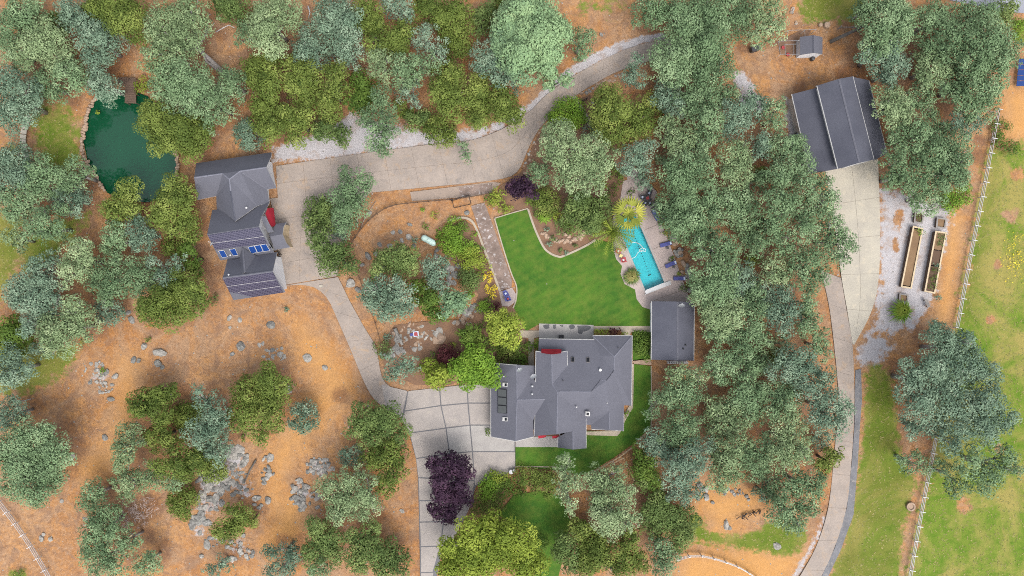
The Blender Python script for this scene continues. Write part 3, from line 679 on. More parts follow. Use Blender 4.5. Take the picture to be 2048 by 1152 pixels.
M['joint'] = surf('joint_dirt', (0.22, 0.175, 0.14), (0.17, 0.135, 0.11), 1, 10, 0.3)
slabs('upper_driveway', [(552, 332), (640, 319), (760, 302), (860, 289), (935, 282), (1000, 260), (1058, 224), (1088, 194), (1130, 162), (1182, 132), (1232, 107), (1284, 88), (1345, 78), (1420, 70)],
      [(556, 402), (650, 394), (755, 384), (880, 372), (960, 364), (1018, 354), (1040, 336), (1058, 294), (1080, 256), (1110, 225), (1146, 195), (1192, 166), (1244, 140), (1340, 112), (1420, 106)], 17, 2, 'concrete')
slabs('house_forecourt', [(540, 397), (552, 450), (556, 500), (560, 545), (562, 571)], [(744, 382), (706, 425), (692, 470), (680, 515), (676, 552)], 4, 3, 'concrete', z=0.046)
slabs('curving_driveway', [(563, 572), (600, 570), (629, 575), (655, 597), (676, 642), (699, 694), (729, 766), (748, 798), (772, 818), (803, 837)], [(676, 554), (688, 578), (699, 601), (716, 632), (732, 660), (752, 694), (760, 738), (768, 762), (790, 778), (815, 782)], 6, 1, 'concrete', z=0.043)
slabs('barn_apron', [(1650, 340), (1664, 420), (1676, 500), (1683, 557), (1694, 620), (1705, 688)], [(1756, 318), (1759, 400), (1760, 470), (1757, 560), (1742, 625), (1708, 690)], 5, 2, 'concrete3', smooth=True)
slabs('right_driveway', [(1640, 540), (1653, 587), (1663, 647), (1674, 751), (1678, 820), (1670, 890), (1660, 992), (1649, 1045), (1628, 1102), (1595, 1160), (1570, 1200)], [(1682, 556), (1693, 620), (1705, 690), (1708, 751), (1709, 800), (1707, 860), (1703, 921), (1693, 1015), (1669, 1095), (1640, 1158), (1618, 1200)], 10, 1, 'concrete', z=0.043)
sheet('gravel_strip', [(1711, 740), (1722, 738), (1724, 800), (1720, 851), (1715, 935), (1707, 1030), (1681, 1101), (1653, 1160), (1640, 1160), (1670, 1095), (1694, 1015), (1704, 921), (1709, 851)], 0.012, 'gravelblue')
sheet('weathered_path', [(942, 412), (969, 405), (982, 440), (1000, 492), (1024, 560), (1023, 574), (999, 582), (985, 540), (962, 470)], 0.03, 'whitebrown')
sheet('round_patio', [(998, 584), (1024, 575), (1033, 590), (1030, 604), (1018, 613), (1004, 612)], 0.045, 'deck')
sheet('side_slab', [(820, 384), (905, 374), (985, 364), (1002, 366), (984, 384), (940, 393), (880, 398), (824, 402)], 0.02, 'concrete2')
sheet('side_slab_pale', [(918, 374), (985, 366), (982, 384), (940, 391), (920, 394)], 0.034, 'whitebrown')
sheet('road', [(1880, -60), (2200, -60), (2200, 40), (2048, 26), (2000, 22), (1930, 6), (1880, -4)], 0.03, 'road')
# paved motor court: dark bands with pale panels between them
court = MB(); court.prism(poly_px([(800, 785), (985, 768), (985, 870), (1030, 872), (1031, 936), (1010, 950), (952, 972), (940, 1012), (918, 1060), (882, 1110), (868, 1180), (841, 1180), (838, 1035), (836, 955), (832, 918), (819, 868), (803, 838)]), -0.1, 0.028)
court = props(court.build('motor_court', M['band']), kind='structure')
def panel(*pts, mat='aggregate'):
    P = np.array(pts, float); c = P.mean(0); out = []
    n = len(P)
    for i in range(n):                           # inset by half a band
        a, b, c_ = P[i - 1], P[i], P[(i + 1) % n]; d0 = (b - a) / np.linalg.norm(b - a); d1 = (c_ - b) / np.linalg.norm(c_ - b)
        n0, n1 = np.array((-d0[1], d0[0])), np.array((-d1[1], d1[0])); bis = n0 + n1; bis /= max(bis @ bis / 2, 0.3)
        out.append(b + bis * 1.15)
    if sum(P[i][0] * P[(i + 1) % n][1] - P[(i + 1) % n][0] * P[i][1] for i in range(n)) < 0: out = [2 * P[i] - out[i] for i in range(n)]
    m = MB(); m.prism(poly_px(out), 0.0, 0.05); m.build('panel', M[mat], court)
panel((762, 768), (816, 781), (804, 838), (770, 812))
panel((816, 781), (879, 774), (882, 811), (809, 822)); panel((879, 774), (934, 768), (936, 806), (882, 811)); panel((934, 768), (984, 768), (984, 806), (936, 806))
panel((809, 822), (882, 811), (892, 856), (819, 866), (803, 838)); panel((882, 811), (936, 806), (940, 850), (892, 856)); panel((936, 806), (984, 806), (984, 850), (940, 850))
panel((819, 866), (892, 856), (899, 907), (831, 917)); panel((892, 856), (940, 850), (945, 903), (899, 907), mat='patiodark'); panel((940, 850), (984, 850), (984, 868), (1030, 872), (1030, 903), (945, 903), mat='patiodark')
panel((831, 917), (899, 907), (905, 958), (836, 955)); panel((899, 907), (945, 903), (949, 961), (905, 958)); panel((945, 903), (1031, 903), (1031, 936), (1008, 950), (949, 972))
panel((836, 955), (893, 958), (890, 1001), (838, 1001)); panel((893, 958), (949, 961), (945, 1001), (890, 1001)); panel((838, 1001), (888, 1001), (887, 1043), (839, 1044)); panel((888, 1001), (945, 1001), (937, 1024), (926, 1042), (887, 1043))
panel((839, 1044), (887, 1043), (881, 1092), (841, 1093)); panel((887, 1043), (926, 1042), (906, 1082), (894, 1095), (881, 1092)); panel((841, 1093), (881, 1092), (866, 1145), (841, 1145)); panel((841, 1145), (868, 1144), (864, 1180), (841, 1180))
# lawns
LAWN = [(989, 437), (1024, 427), (1056, 419), (1064, 442), (1072, 463), (1087, 494), (1101, 507), (1116, 512), (1127, 511), (1167, 493), (1191, 479), (1224, 486), (1228, 500), (1232, 518), (1244, 532), (1241, 548), (1249, 568), (1270, 579), (1273, 598), (1285, 614), (1302, 620), (1302, 654), (1187, 652), (1078, 648), (1052, 663), (1040, 640), (1027, 614), (1033, 595), (1032, 571), (1022, 545), (1005, 492)]
sheet('lawn', LAWN, 0.05, 'lawn')
sheet('house_lawn', [(1266, 728), (1303, 732), (1303, 852), (1268, 886), (1228, 915), (1187, 940), (1160, 952), (1130, 942), (1031, 933), (1031, 893), (1150, 894), (1172, 862), (1236, 862), (1262, 812)], 0.05, 'lawn')
sheet('lower_lawn', [(996, 1030), (1028, 990), (1082, 982), (1120, 992), (1140, 1040), (1130, 1100), (1115, 1160), (1070, 1160), (1068, 1080), (1030, 1050)], 0.04, 'lawn')
sheet('hedge_lawn', [(1264, 660), (1302, 660), (1302, 718), (1266, 722)], 0.05, 'lawn')
def kerb(name, pts, wpx=2.6, z=0.12, mat='kerb', closed=False):
    P = smooth_line(pts, max(12, len(pts) * 6)); m = MB(); T = np.gradient(P, axis=0); T /= np.linalg.norm(T, axis=1)[:, None]; N = np.stack([-T[:, 1], T[:, 0]], 1) * wpx / 2
    for i in range(len(P) - 1): m.prism(poly_px([P[i] - N[i], P[i + 1] - N[i + 1], P[i + 1] + N[i + 1], P[i] + N[i]]), -0.05, z)
    return props(m.build(name, M[mat]), kind='structure')
kerb('lawn_kerb', [(1056, 418), (1064, 442), (1072, 463), (1087, 494), (1101, 507), (1116, 513), (1127, 512), (1167, 494), (1191, 480)], 4)
kerb('lawn_kerb', [(989, 437), (1005, 492), (1022, 545), (1033, 573), (1032, 600), (1026, 616)], 2.5); kerb('lawn_kerb', [(988, 437), (1024, 426), (1056, 417)], 2)
kerb('bed_kerb', [(895, 444), (912, 437), (930, 436), (945, 444), (958, 470), (972, 508), (988, 550), (1000, 583)], 4.5, 0.15)
kerb('lawn_kerb', [(1302, 732), (1303, 800), (1302, 853)], 2); kerb('lawn_kerb', [(1031, 933), (1070, 933), (1112, 934)], 2)
sheet('house_path', [(1040, 661), (1079, 661), (1079, 674), (1068, 676), (1068, 735), (1056, 735), (1057, 676), (1040, 674)], 0.056, 'kerb')
sheet('house_path', [(1186, 652), (1302, 652), (1302, 664), (1263, 664), (1258, 672), (1250, 672), (1240, 660), (1186, 660)], 0.06, 'kerb')
sheet('rear_terrace', [(1078, 647), (1187, 650), (1187, 680), (1078, 678)], 0.075, 'patiodark')
for pts in ([(1086, 650), (1098, 649), (1097, 656), (1090, 658)], [(1106, 650), (1112, 649), (1111, 657), (1107, 657)], [(1119, 650), (1126, 650), (1124, 654)], [(1137, 651), (1148, 650), (1149, 657), (1141, 658)], [(1154, 652), (1180, 651), (1178, 660), (1166, 664), (1161, 668), (1156, 664)]):
    P = smooth_line(pts + pts[:1], 22); P = P + rng.normal(0, .5, P.shape); sheet('terrace_stain', [tuple(p) for p in P[:-1]], 0.079, 'stain', 0.02)
sheet('foundation_strip', [(1263, 728), (1268, 728), (1266, 815), (1250, 842), (1240, 866), (1234, 872), (1172, 870), (1172, 863), (1232, 862), (1246, 830), (1260, 810)], 0.058, 'kerb')
sheet('entry_walk', [(1031, 874), (1122, 872), (1122, 894), (1031, 894)], 0.062, 'patiodark')
sheet('garden_bed_ground', [(1056, 417), (1072, 463), (1087, 494), (1101, 507), (1116, 512), (1127, 511), (1167, 493), (1191, 479), (1232, 470), (1240, 430), (1252, 330), (1180, 190), (1152, 200), (1110, 230), (1082, 262), (1062, 300), (1042, 345), (1000, 372), (990, 400), (1010, 425)], 0.014, 'mulch')
sheet('garden_bed_ground', [(905, 450), (930, 440), (945, 452), (958, 480), (972, 518), (986, 556), (996, 590), (970, 600), (925, 560), (885, 500)], 0.012, 'mulch')
sheet('garden_bed_ground', [(960, 580), (1000, 590), (1030, 615), (1052, 663), (1056, 735), (985, 735), (900, 770), (830, 770), (770, 740), (760, 690), (790, 650), (880, 640), (940, 640)], 0.010, 'mulch')
sheet('gate_path', [(1142, 195), (1152, 192), (1186, 248), (1180, 258)], 0.045, 'concrete3')
sheet('garden_strip', [(1264, 720), (1302, 716), (1303, 730), (1268, 728)], 0.05, 'rocktan')
# ---------------------------------------------------------------- pool and pond
dk = MB()
for pts in ([(1269, 426), (1329, 566), (1381, 601), (1374, 584), (1357, 537), (1334, 474), (1317, 434), (1307, 404), (1314, 384), (1292, 362), (1272, 340), (1262, 322), (1250, 326), (1255, 360)],
            [(1231, 441), (1291, 581), (1270, 579), (1249, 568), (1241, 548), (1244, 532), (1232, 518), (1227, 500), (1226, 487), (1232, 470), (1222, 445)],
            [(1291, 581), (1329, 566), (1381, 601), (1392, 605), (1303, 606), (1303, 620), (1285, 614), (1273, 598), (1270, 579)], [(1231, 441), (1269, 426), (1255, 360), (1246, 362), (1240, 400), (1222, 445)]):
    dk.prism(poly_px(pts), -0.15, 0.066)
props(dk.build('pool_deck', M['deck']), kind='structure')
for a, b in (((1303, 500), (1334, 486)), ((1318, 536), (1354, 526)), ((1285, 462), (1318, 448)), ((1320, 596), (1372, 578)), ((1302, 604), (1316, 598))):
    kerb('deck_joint', [a, ((a[0] + b[0]) / 2, (a[1] + b[1]) / 2), b], 0.9, 0.07, 'joint')
pool = empty('swimming_pool', U(1280, 503, 0), 'long turquoise lap pool with dark lane dots beside the lawn', 'pool')
def par(o, root):
    o.parent = root; o.matrix_parent_inverse = root.matrix_basis.inverted(); return o
bpy.context.view_layer.update()
PP = [np.array(U(*p)[:2]) for p in POOL]
m = MB(); m.face([(*p, -1.2) for p in PP][::1])
for i in range(4):
    a, b = PP[i], PP[(i + 1) % 4]; m.face([(*a, -1.2), (*b, -1.2), (*b, 0.06), (*a, 0.06)])
par(m.build('basin', M['plaster']), pool)
m = MB(); m.face([(*p, -0.12) for p in PP]); par(m.build('water', M['poolwater']), pool)
m = MB(); c0 = np.array((1262, 452.)); c1 = np.array((1298, 548.))
for q in np.linspace(0, 1, 20): p = c0 + (c1 - c0) * q; m.box(U(*p, -1.18), (0.14, 0.14, 0.03), R_(23))
p = U(1299, 550, -1.18); m.box(p, (0.55, 0.16, 0.03), R_(23)); par(m.build('lane_dots', M['black']), pool)['kind'] = 'stuff'
for nm, pts, w_ in (('coping', [(1271, 425), (1331, 565)], 3.4), ('coping', [(1229, 442), (1289, 582)], 3.4)):
    a, b = (np.array(U(*p)[:2]) for p in pts); d = b - a; L = np.linalg.norm(d)
    m = MB(); m.box((*(a + b) / 2, 0.07), (L, w_ * S, 0.06), math.atan2(d[1], d[0])); par(m.build(nm, M['patiodark']), pool)
def strip(px0, px1, w, h, z, mat, name, root):
    a, b = (np.array(U(*p)[:2]) for p in (px0, px1)); d = b - a; m = MB(); m.box((*(a + b) / 2, z), (np.linalg.norm(d), w, h), math.atan2(d[1], d[0])); return par(m.build(name, M[mat]), root)
strip((1290, 585), (1341, 564), 0.55, 0.22, 0.14, 'steel', 'cover_box', pool)
strip((1291, 580.5), (1328, 565.5), 0.10, 0.10, 0.27, 'white', 'cover_rail', pool); strip((1289, 589), (1342, 568), 0.10, 0.12, 0.21, 'white', 'cover_rail', pool)
m = MB(); hp = smooth_line([(1262, 484), (1275, 486), (1284, 493), (1287, 500), (1282, 503), (1279, 500), (1284, 496), (1291, 498), (1290, 503), (1283, 501), (1276, 505), (1271, 513), (1264, 517)], 70)
m.tube([U(x, y, -0.09) for x, y in hp], 0.05, 5)
props(m.build('pool_hose', M['white']), 'white cleaner hose looped on the turquoise pool water', 'hose')
m = MB(); m.face([U(x, y, -0.42) for x, y in [(p[0] + (p[0] - 260) * .06, p[1] + (p[1] - 290) * .06) for p in POND]][::-1])
props(m.build('pond_water', M['pond']), kind='structure')
# ---------------------------------------------------------------- roofs
def ears(ids, v):
    """ear clipping in plan, always cutting the ear with the shortest diagonal"""
    ids = list(ids); out = []
    cr = lambda a, b, c: (v[b][0] - v[a][0]) * (v[c][1] - v[a][1]) - (v[b][1] - v[a][1]) * (v[c][0] - v[a][0])
    while len(ids) > 3:
        best = None
        for i in range(len(ids)):
            a, b, c = ids[i - 1], ids[i], ids[(i + 1) % len(ids)]
            if cr(a, b, c) <= 1e-6: continue
            if any(cr(a, b, q) >= 0 and cr(b, c, q) >= 0 and cr(c, a, q) >= 0 for q in ids if q not in (a, b, c)): continue
            d = math.dist(v[a], v[c])
            if best is None or d < best[0]: best = (d, i)
        i = best[1] if best else 0
        out.append((ids[i - 1], ids[i], ids[(i + 1) % len(ids)])); ids.pop(i)
    return out + [tuple(ids)]
def roof(root, faces, Z, mat='shingle', thick=0.16, name='roof'):
    m = MB(); key = {}; ecount = {}
    def vid(p):
        k = (round(p[0], 1), round(p[1], 1), round(p[2], 2))
        if k not in key: key[k] = len(m.v); m.v.append(Z(*p))
        return key[k]
    polys = []
    for f in faces:
        ids = [vid(p) for p in f]
        a = sum(m.v[ids[i]][0] * m.v[ids[(i + 1) % len(ids)]][1] - m.v[ids[(i + 1) % len(ids)]][0] * m.v[ids[i]][1] for i in range(len(ids)))
        if a < 0: ids = ids[::-1]
        polys.append(ids)
        for i in range(len(ids)): e = (ids[i], ids[(i + 1) % len(ids)]); ecount[e] = ecount.get(e, 0) + 1
    n = len(m.v); m.v += [(x, y, z - thick) for x, y, z in m.v]
    for ids in polys:
        for tri in ears(ids, m.v):
            m.f.append(tri); m.m.append(0); m.f.append(tuple(i + n for i in tri[::-1])); m.m.append(1)
    for (a, b) in ecount:
        if (b, a) not in ecount: m.f.append((a, a + n, b + n, b)); m.m.append(1)
    return par(m.build(name, [M[mat], M['trim']]), root)
def caps(r, lines, Z, mat='ridge', w=0.24):
    for ln in lines:
        m = MB()
        for p, q in zip(ln[:-1], ln[1:]):
            a, b = np.array(Z(*p)), np.array(Z(*q)); d = b - a; s = np.cross(d, (0, 0, 1)); s = s / (np.linalg.norm(s) + 1e-9) * w / 2
            up = np.array((0, 0, 0.055)); e = np.array((0, 0, -0.03))
            m.face([a + up, b + up, b + s + e, a + s + e][::-1]); m.face([a - s + e, b - s + e, b + up, a + up][::-1])
        par(m.build('ridge_cap', M[mat]), r)
def walls(root, outline, Z, inset=0.4, mat='whitewall', drop=0.2, glazed=False):
    P = [np.array(Z(*p)) for p in outline]
    if sum(P[i][0] * P[i - 1][1] - P[i - 1][0] * P[i][1] for i in range(len(P))) > 0: P = P[::-1]
    Q = []
    for i in range(len(P)):
        a, b, c = P[i - 1][:2], P[i][:2], P[(i + 1) % len(P)][:2]
        d0 = (b - a) / np.linalg.norm(b - a); d1 = (c - b) / np.linalg.norm(c - b); n0, n1 = np.array((-d0[1], d0[0])), np.array((-d1[1], d1[0]))
        bis = n0 + n1; bis = bis / max((bis @ bis) / 2, 0.35); Q.append((b[0] + bis[0] * inset, b[1] + bis[1] * inset, P[i][2] - drop))
    m = MB()
    for i in range(len(Q)):
        a, b = Q[i], Q[(i + 1) % len(Q)]; m.face([(a[0], a[1], -0.1), (b[0], b[1], -0.1), b, a])
    wl = par(m.build('wall', M[mat]), root)
    if glazed:
        for i in range(len(Q)):
            a, b = np.array(Q[i]), np.array(Q[(i + 1) % len(Q)]); d = (b - a)[:2]; L = np.linalg.norm(d); k = int(L // 3.2); top = min(a[2], b[2])
            if top < 2.5 or k < 1: continue
            rz = math.atan2(d[1], d[0]); nrm_ = np.array((d[1], -d[0])) / L
            for j in range(k):
                c = a[:2] + d * (j + .5) / k + nrm_ * .03; m = MB(); m.box((c[0], c[1], 1.55), (1.3, .07, 1.35), rz); fr_ = par(m.build('window', M['trim']), root)
                m = MB(); c = c + nrm_ * .02
                for s_ in (-.3, .3): m.box((c[0] + d[0] / L * s_, c[1] + d[1] / L * s_, 1.55), (.52, .07, 1.15), rz)
                g_ = m.build('pane', M['glass']); par(g_, fr_)
    return Q
def on_plane(Z, p, q, r, u, v):
    """point of a roof slope (three roof vertices) seen at (u, v)"""
    A, B, D = (np.array(Z(*x)) for x in (p, q, r)); n = np.cross(B - A, D - A); g = np.array(Z(u, v, 0)); c = np.array((0, 0, H)); d = g - c
    t_ = (n @ (A - c)) / (n @ d); n = n / np.linalg.norm(n); n = n if n[2] > 0 else -n; return c + d * t_, n
def on_slope(root, Z, plane, corners, th, mat, name, lift=0.05, frame=None):
    pts = [on_plane(Z, *plane, u, v) for u, v in corners]; m = MB(); n = pts[0][1]
    lo = [p + n * lift for p, _ in pts]; hi = [p + n * (lift + th) for p, _ in pts]; c = sum(hi) / len(hi)
    k = len(lo); m.face(hi, 1 if frame else 0)
    for i in range(k): m.face([lo[i], lo[(i + 1) % k], hi[(i + 1) % k], hi[i]], 1 if frame else 0)
    if frame: m.face([c + (p - c) * 0.9 + n * 0.012 for p in hi], 0)
    return par(m.build(name, [M[mat], M[frame]] if frame else M[mat]), root)
def dish(root, loc, face, s=0.45, mast=0.5):
    m = MB(); m.tube([(0, 0, 0), (0, 0, mast)], 0.03, 6); f = np.array((math.cos(face), math.sin(face), 0.75)); f /= np.linalg.norm(f); c = np.array((0, 0, mast + 0.1))
    a = np.cross(f, (0, 0, 1)); a /= np.linalg.norm(a); b = np.cross(f, a); rings = []
    for r, dd in ((0.03, 0), (0.6, 0.06), (1, 0.16)): rings.append([c + f * dd * s + s * r * (math.cos(q) * a + math.sin(q) * b * 0.85) for q in np.linspace(0, 2 * math.pi, 13)[:-1]])
    for r0, r1 in zip(rings[:-1], rings[1:]):
        for i in range(12): m.face([r0[i], r0[(i + 1) % 12], r1[(i + 1) % 12], r1[i]])
    m.tube([c + f * 0.02, c + f * s * 1.1 - b * 0.1], 0.025, 5); m.box(c + f * s * 1.1 - b * 0.1, (0.1, 0.1, 0.12))
    o = m.build('satellite_dish', M['white']); o.location = loc; return par(o, root)
bpy.context.view_layer.update()
# -- main house
Zm = zoomer(970, 640, 4.266)
house = empty('main_house', U(1130, 780, 0), 'large house with rambling grey hipped roof between the lawn and the paved court', 'house'); bpy.context.view_layer.update()
A_ = dict(nw=(460, 160, 3), ne1=(935, 168, 3), v1=(980, 305, 4.0), d=(1100, 430, 4.9), g=(1035, 518, 5.5), h=(985, 512, 5.5), i=(905, 612, 6.2), j=(635, 608, 6.2), k=(572, 545, 5.75), e1=(700, 390, 4.64), a=(918, 133, 3.02), b=(1255, 133, 3), c=(1103, 312, 4.9),
          e=(1250, 730, 3), f=(1188, 728, 3.3), top=(618, 615, 6.25), cs=(612, 975, 6.25))
nslope = ((460, 160, 3), (905, 612, 6.2), (635, 608, 6.2))
mf = [
 [A_['nw'], A_['ne1'], A_['v1'], A_['d'], A_['g'], A_['h'], A_['i'], A_['j'], A_['top'], A_['k'], A_['e1'], (560, 400, 4.5), (455, 300, 3.9)],
 [A_['a'], A_['b'], A_['c']], [A_['a'], A_['c'], A_['d'], A_['v1'], A_['ne1']],
 [A_['b'], A_['e'], A_['f'], A_['g'], A_['d'], A_['c']],
 [A_['h'], A_['g'], A_['f'], (1183, 945, 3.3), (1060, 940, 4.9), (1060, 785, 4.9), A_['i']],
 [A_['j'], A_['i'], (1060, 785, 4.9), (1060, 940, 4.9), (908, 932, 3.3), (905, 895, 3.4), (863, 893, 3.4), (862, 840, 3.4), A_['top']],
 [A_['top'], (862, 840, 3.4), (862, 1095, 3.4), (750, 1105, 4.7), (748, 950, 4.7), A_['cs']],
 [(690, 962, 4.0), (748, 950, 4.7), (750, 1105, 4.7), (622, 1088, 3.3), (625, 1000, 3.3)],
 [A_['top'], A_['cs'], (420, 990, 3.8), (428, 810, 3.8), (515, 675, 5.2), A_['k']],
 [(435, 265, 4.5), (568, 290, 5.75), A_['k'], (515, 675, 5.2), (430, 530, 4.2)], [(568, 290, 5.75), (702, 265, 4.6), (702, 389, 4.64), A_['k']],
 [(95, 370, 3), (268, 385, 5.2), (272, 680, 5.2), (262, 1035, 5.2), (50, 995, 3), (50, 560, 3)],
 [(268, 385, 5.2), (430, 390, 3.6), (430, 500, 3.8), (405, 475, 3.9), (272, 680, 5.2)], [(405, 475, 3.9), (430, 530, 4.2), (515, 675, 5.2), (272, 680, 5.2)],
 [(272, 680, 5.2), (515, 675, 5.2), (428, 810, 3.8), (412, 858, 3.6)], [(272, 680, 5.2), (412, 858, 3.6), (416, 995, 3.5), (262, 1035, 5.2)]]
mr = roof(house, mf, Zm)
caps(mr, [[A_['a'], A_['c']], [A_['b'], A_['c']], [A_['c'], A_['d']], [A_['d'], A_['g'], A_['h'], A_['i'], A_['j']], [(568, 292, 5.75), A_['k']], [A_['k'], A_['top'], A_['cs']], [(268, 388, 5.2), (272, 680, 5.2), (262, 1033, 5.2)], [(272, 680, 5.2), (515, 675, 5.2)], [(1060, 785, 4.9), (1060, 938, 4.9)], [(748, 952, 4.7), (750, 1103, 4.7)]], Zm, 'ridge', 0.2)
caps(mr, [[(920, 135, 3.05), A_['c']], [(1253, 135, 3.05), A_['c']], [A_['d'], A_['g']], [A_['h'], A_['i']], [A_['e1'], A_['k']]], Zm, 'ridge', 0.2)
# pale gutters along the eaves
for ln in ([(460, 160, 3), (935, 168, 3)], [(918, 133, 3.02), (1255, 133, 3)], [(1255, 133, 3), (1250, 730, 3)], [(50, 560, 3), (50, 995, 3)], [(862, 840, 3.4), (862, 1095, 3.4)], [(1183, 728, 3.3), (1183, 945, 3.3), (908, 932, 3.3)], [(435, 265, 4.5), (430, 530, 4.2)], [(435, 265, 4.5), (568, 290, 5.75), (702, 265, 4.6), (702, 389, 4.64)], [(428, 810, 3.8), (420, 990, 3.8)], [(622, 1000, 3.3), (622, 1088, 3.3)], [(690, 962, 4.0), (690, 997, 3.3), (625, 1000, 3.3)], [(262, 1035, 5.2), (50, 995, 3)], [(262, 1035, 5.2), (416, 995, 3.5)], [(95, 370, 3), (268, 385, 5.2)]):
    m = MB(); m.tube([np.array(Zm(*p)) + (0, 0, -0.02) for p in ln], 0.065, 4); par(m.build('gutter', M['trim']), house)
walls(house, [(460, 162, 3), (918, 162, 3), (918, 135, 3), (1255, 133, 3), (1250, 730, 3), (1183, 730, 3.2), (1183, 943, 3.3), (1060, 940, 4.9), (908, 932, 3.3), (905, 893, 3.3), (862, 893, 3.4), (862, 1095, 3.4), (750, 1105, 4.7), (622, 1088, 3.3), (622, 960, 3.3), (424, 955, 3.6), (416, 995, 3.4), (262, 1035, 5.2), (50, 995, 3), (52, 560, 3), (95, 370, 3), (268, 385, 5.2), (440, 390, 3)], Zm, glazed=True)
walls(house, [(437, 268, 4.4), (568, 292, 5.75), (700, 268, 4.5), (700, 385, 4.6), (600, 500, 5.4), (437, 500, 4.3)], Zm, 0.3)
on_slope(mr, Zm, nslope, [(735, 318), (762, 318), (762, 360), (735, 360)], 0.12, 'glass', 'skylight', 0.02, 'wood_grey'); on_slope(mr, Zm, nslope, [(865, 322), (892, 322), (892, 362), (865, 362)], 0.12, 'glass', 'skylight', 0.02, 'wood_grey')
wslope = ((50, 560, 3), (268, 385, 5.2), (262, 1035, 5.2))
for v in (592, 662, 732): on_slope(mr, Zm, wslope, [(112, v - 6), (189, v), (188, v + 66), (111, v + 60)], 0.09, 'greypanel', 'solar_panel', 0.06, 'black')
for v in (533, 828): on_slope(mr, Zm, wslope, [(154, v), (194, v + 2), (193, v + 36), (152, v + 32)], 0.14, 'trim', 'skylight', 0.02); on_slope(mr, Zm, wslope, [(174, v + 6), (190, v + 7), (190, v + 30), (173, v + 29)], 0.04, 'glass', 'skylight_glass', 0.17)
sslope = (A_['i'], A_['j'], (908, 932, 3.3)); on_slope(mr, Zm, sslope, [(858, 775), (894, 778), (893, 814), (857, 812)], 0.14, 'trim', 'skylight', 0.1); on_slope(mr, Zm, sslope, [(865, 782), (886, 784), (886, 806), (864, 805)], 0.03, 'glass', 'skylight_glass', 0.26)
def vent(root, loc, r=0.14, h=0.35, mat='steel'):
    m = MB(); m.lathe([(r * .6, -0.2), (r * .6, h * .6), (r, h * .62), (r, h * .8), (r * .3, h)]); o = m.build('roof_vent', M[mat]); o.location = loc; par(o, root)
for (pl, u, v, r, mt) in ((nslope, 982, 425, .24, 'white'), (((405, 475, 3.9), (515, 675, 5.2), (272, 680, 5.2)), 403, 563, .18, 'steel'), (((405, 475, 3.9), (515, 675, 5.2), (272, 680, 5.2)), 402, 628, .18, 'steel'), (wslope, 160, 480, .12, 'white'), (((985, 512, 5.5), (1183, 945, 3.3), (1060, 940, 4.9)), 1040, 706, .1, 'trim'), ((A_['c'], A_['a'], A_['b']), 1135, 235, .09, 'dark'), (sslope, 780, 740, .12, 'trim'), (nslope, 665, 515, .1, 'dark')):
    vent(mr, on_plane(Zm, *pl, u, v)[0], r, .35, mt)
dish(mr, on_plane(Zm, (268, 385, 5.2), (430, 390, 3.6), (272, 680, 5.2), 296, 425)[0], R_(120), .5); dish(mr, on_plane(Zm, (268, 385, 5.2), (430, 390, 3.6), (272, 680, 5.2), 413, 478)[0], R_(110), .55, 0.9)
def awning(root, Z, pts, name='awning'):
    m = MB(); P = [np.array(Z(*p)) for p in pts]; m.face(P); m.face([p - (0, 0, .05) for p in P][::-1])
    for i in range(len(P)): a, b = P[i], P[(i + 1) % len(P)]; m.face([a, a - (0, 0, .05), b - (0, 0, .05), b])
    a, b = P[0], P[1]; m.face([a, b, b - (0, 0, .25), a - (0, 0, .25)]); return par(m.build(name, M['red']), root)
awning(house, Zm, [(480, 246, 4.6), (652, 250, 4.6), (652, 284, 5.6), (568, 294, 6.0), (480, 282, 5.5)])
awning(house, Zm, [(455, 1012, 2.4), (520, 1000, 2.4), (520, 985, 3.1), (455, 985, 3.1)]); awning(house, Zm, [(575, 1012, 2.4), (640, 1005, 2.4), (636, 985, 3.1), (575, 990, 3.1)])
# -- left house with solar roofs
Za = zoomer(380, 290, 7.2); Zb = zoomer(400, 400, 5.485)
sol = empty('solar_house', U(500, 450, 0), 'white-walled house with dark solar tile roofs and red awning at the left forecourt', 'house'); bpy.context.view_layer.update()
rt = (565, 490, 7.0)
r1 = roof(sol, [[(90, 262, 3), (1172, 105, 3), (1172, 160, 3.9), (1100, 320, 6.3), (720, 375, 6.3), rt, (470, 410, 6.3), (60, 468, 6.3)],
 [(60, 468, 6.3), (470, 410, 6.3), (378, 735, 3.3), (105, 790, 3.3)], [(720, 375, 6.3), (1100, 320, 6.3), (1242, 618, 3.3), (1112, 640, 3.3)],
 [rt, (470, 410, 6.3), (378, 735, 3.3), (386, 925, 3.3), (480, 960, 4.4), (650, 1100, 7.0)], [rt, (720, 375, 6.3), (1112, 640, 3.3), (1142, 825, 3.3), (960, 880, 4.6), (650, 1100, 7.0)]], Za)
caps(r1, [[(60, 468, 6.3), (470, 410, 6.3), rt, (720, 375, 6.3), (1100, 320, 6.3)], [rt, (583, 660, 7.0)], [(725, 385, 6.25), (1105, 635, 3.35)]], Za); caps(r1, [[(583, 660, 7.0), (650, 1092, 7.0)]], Za, 'barnroof')
r2 = roof(sol, [[(135, 112, 3.7), (245, 95, 3.7), (385, 226, 6.3), (620, 45, 3.8), (765, 20, 3.4), (742, 66, 4.2), (670, 185, 6.3), (650, 290, 8), (78, 378, 8)],
 [(78, 378, 8), (650, 290, 8), (815, 578, 3.6), (222, 662, 3.6)]], Zb)
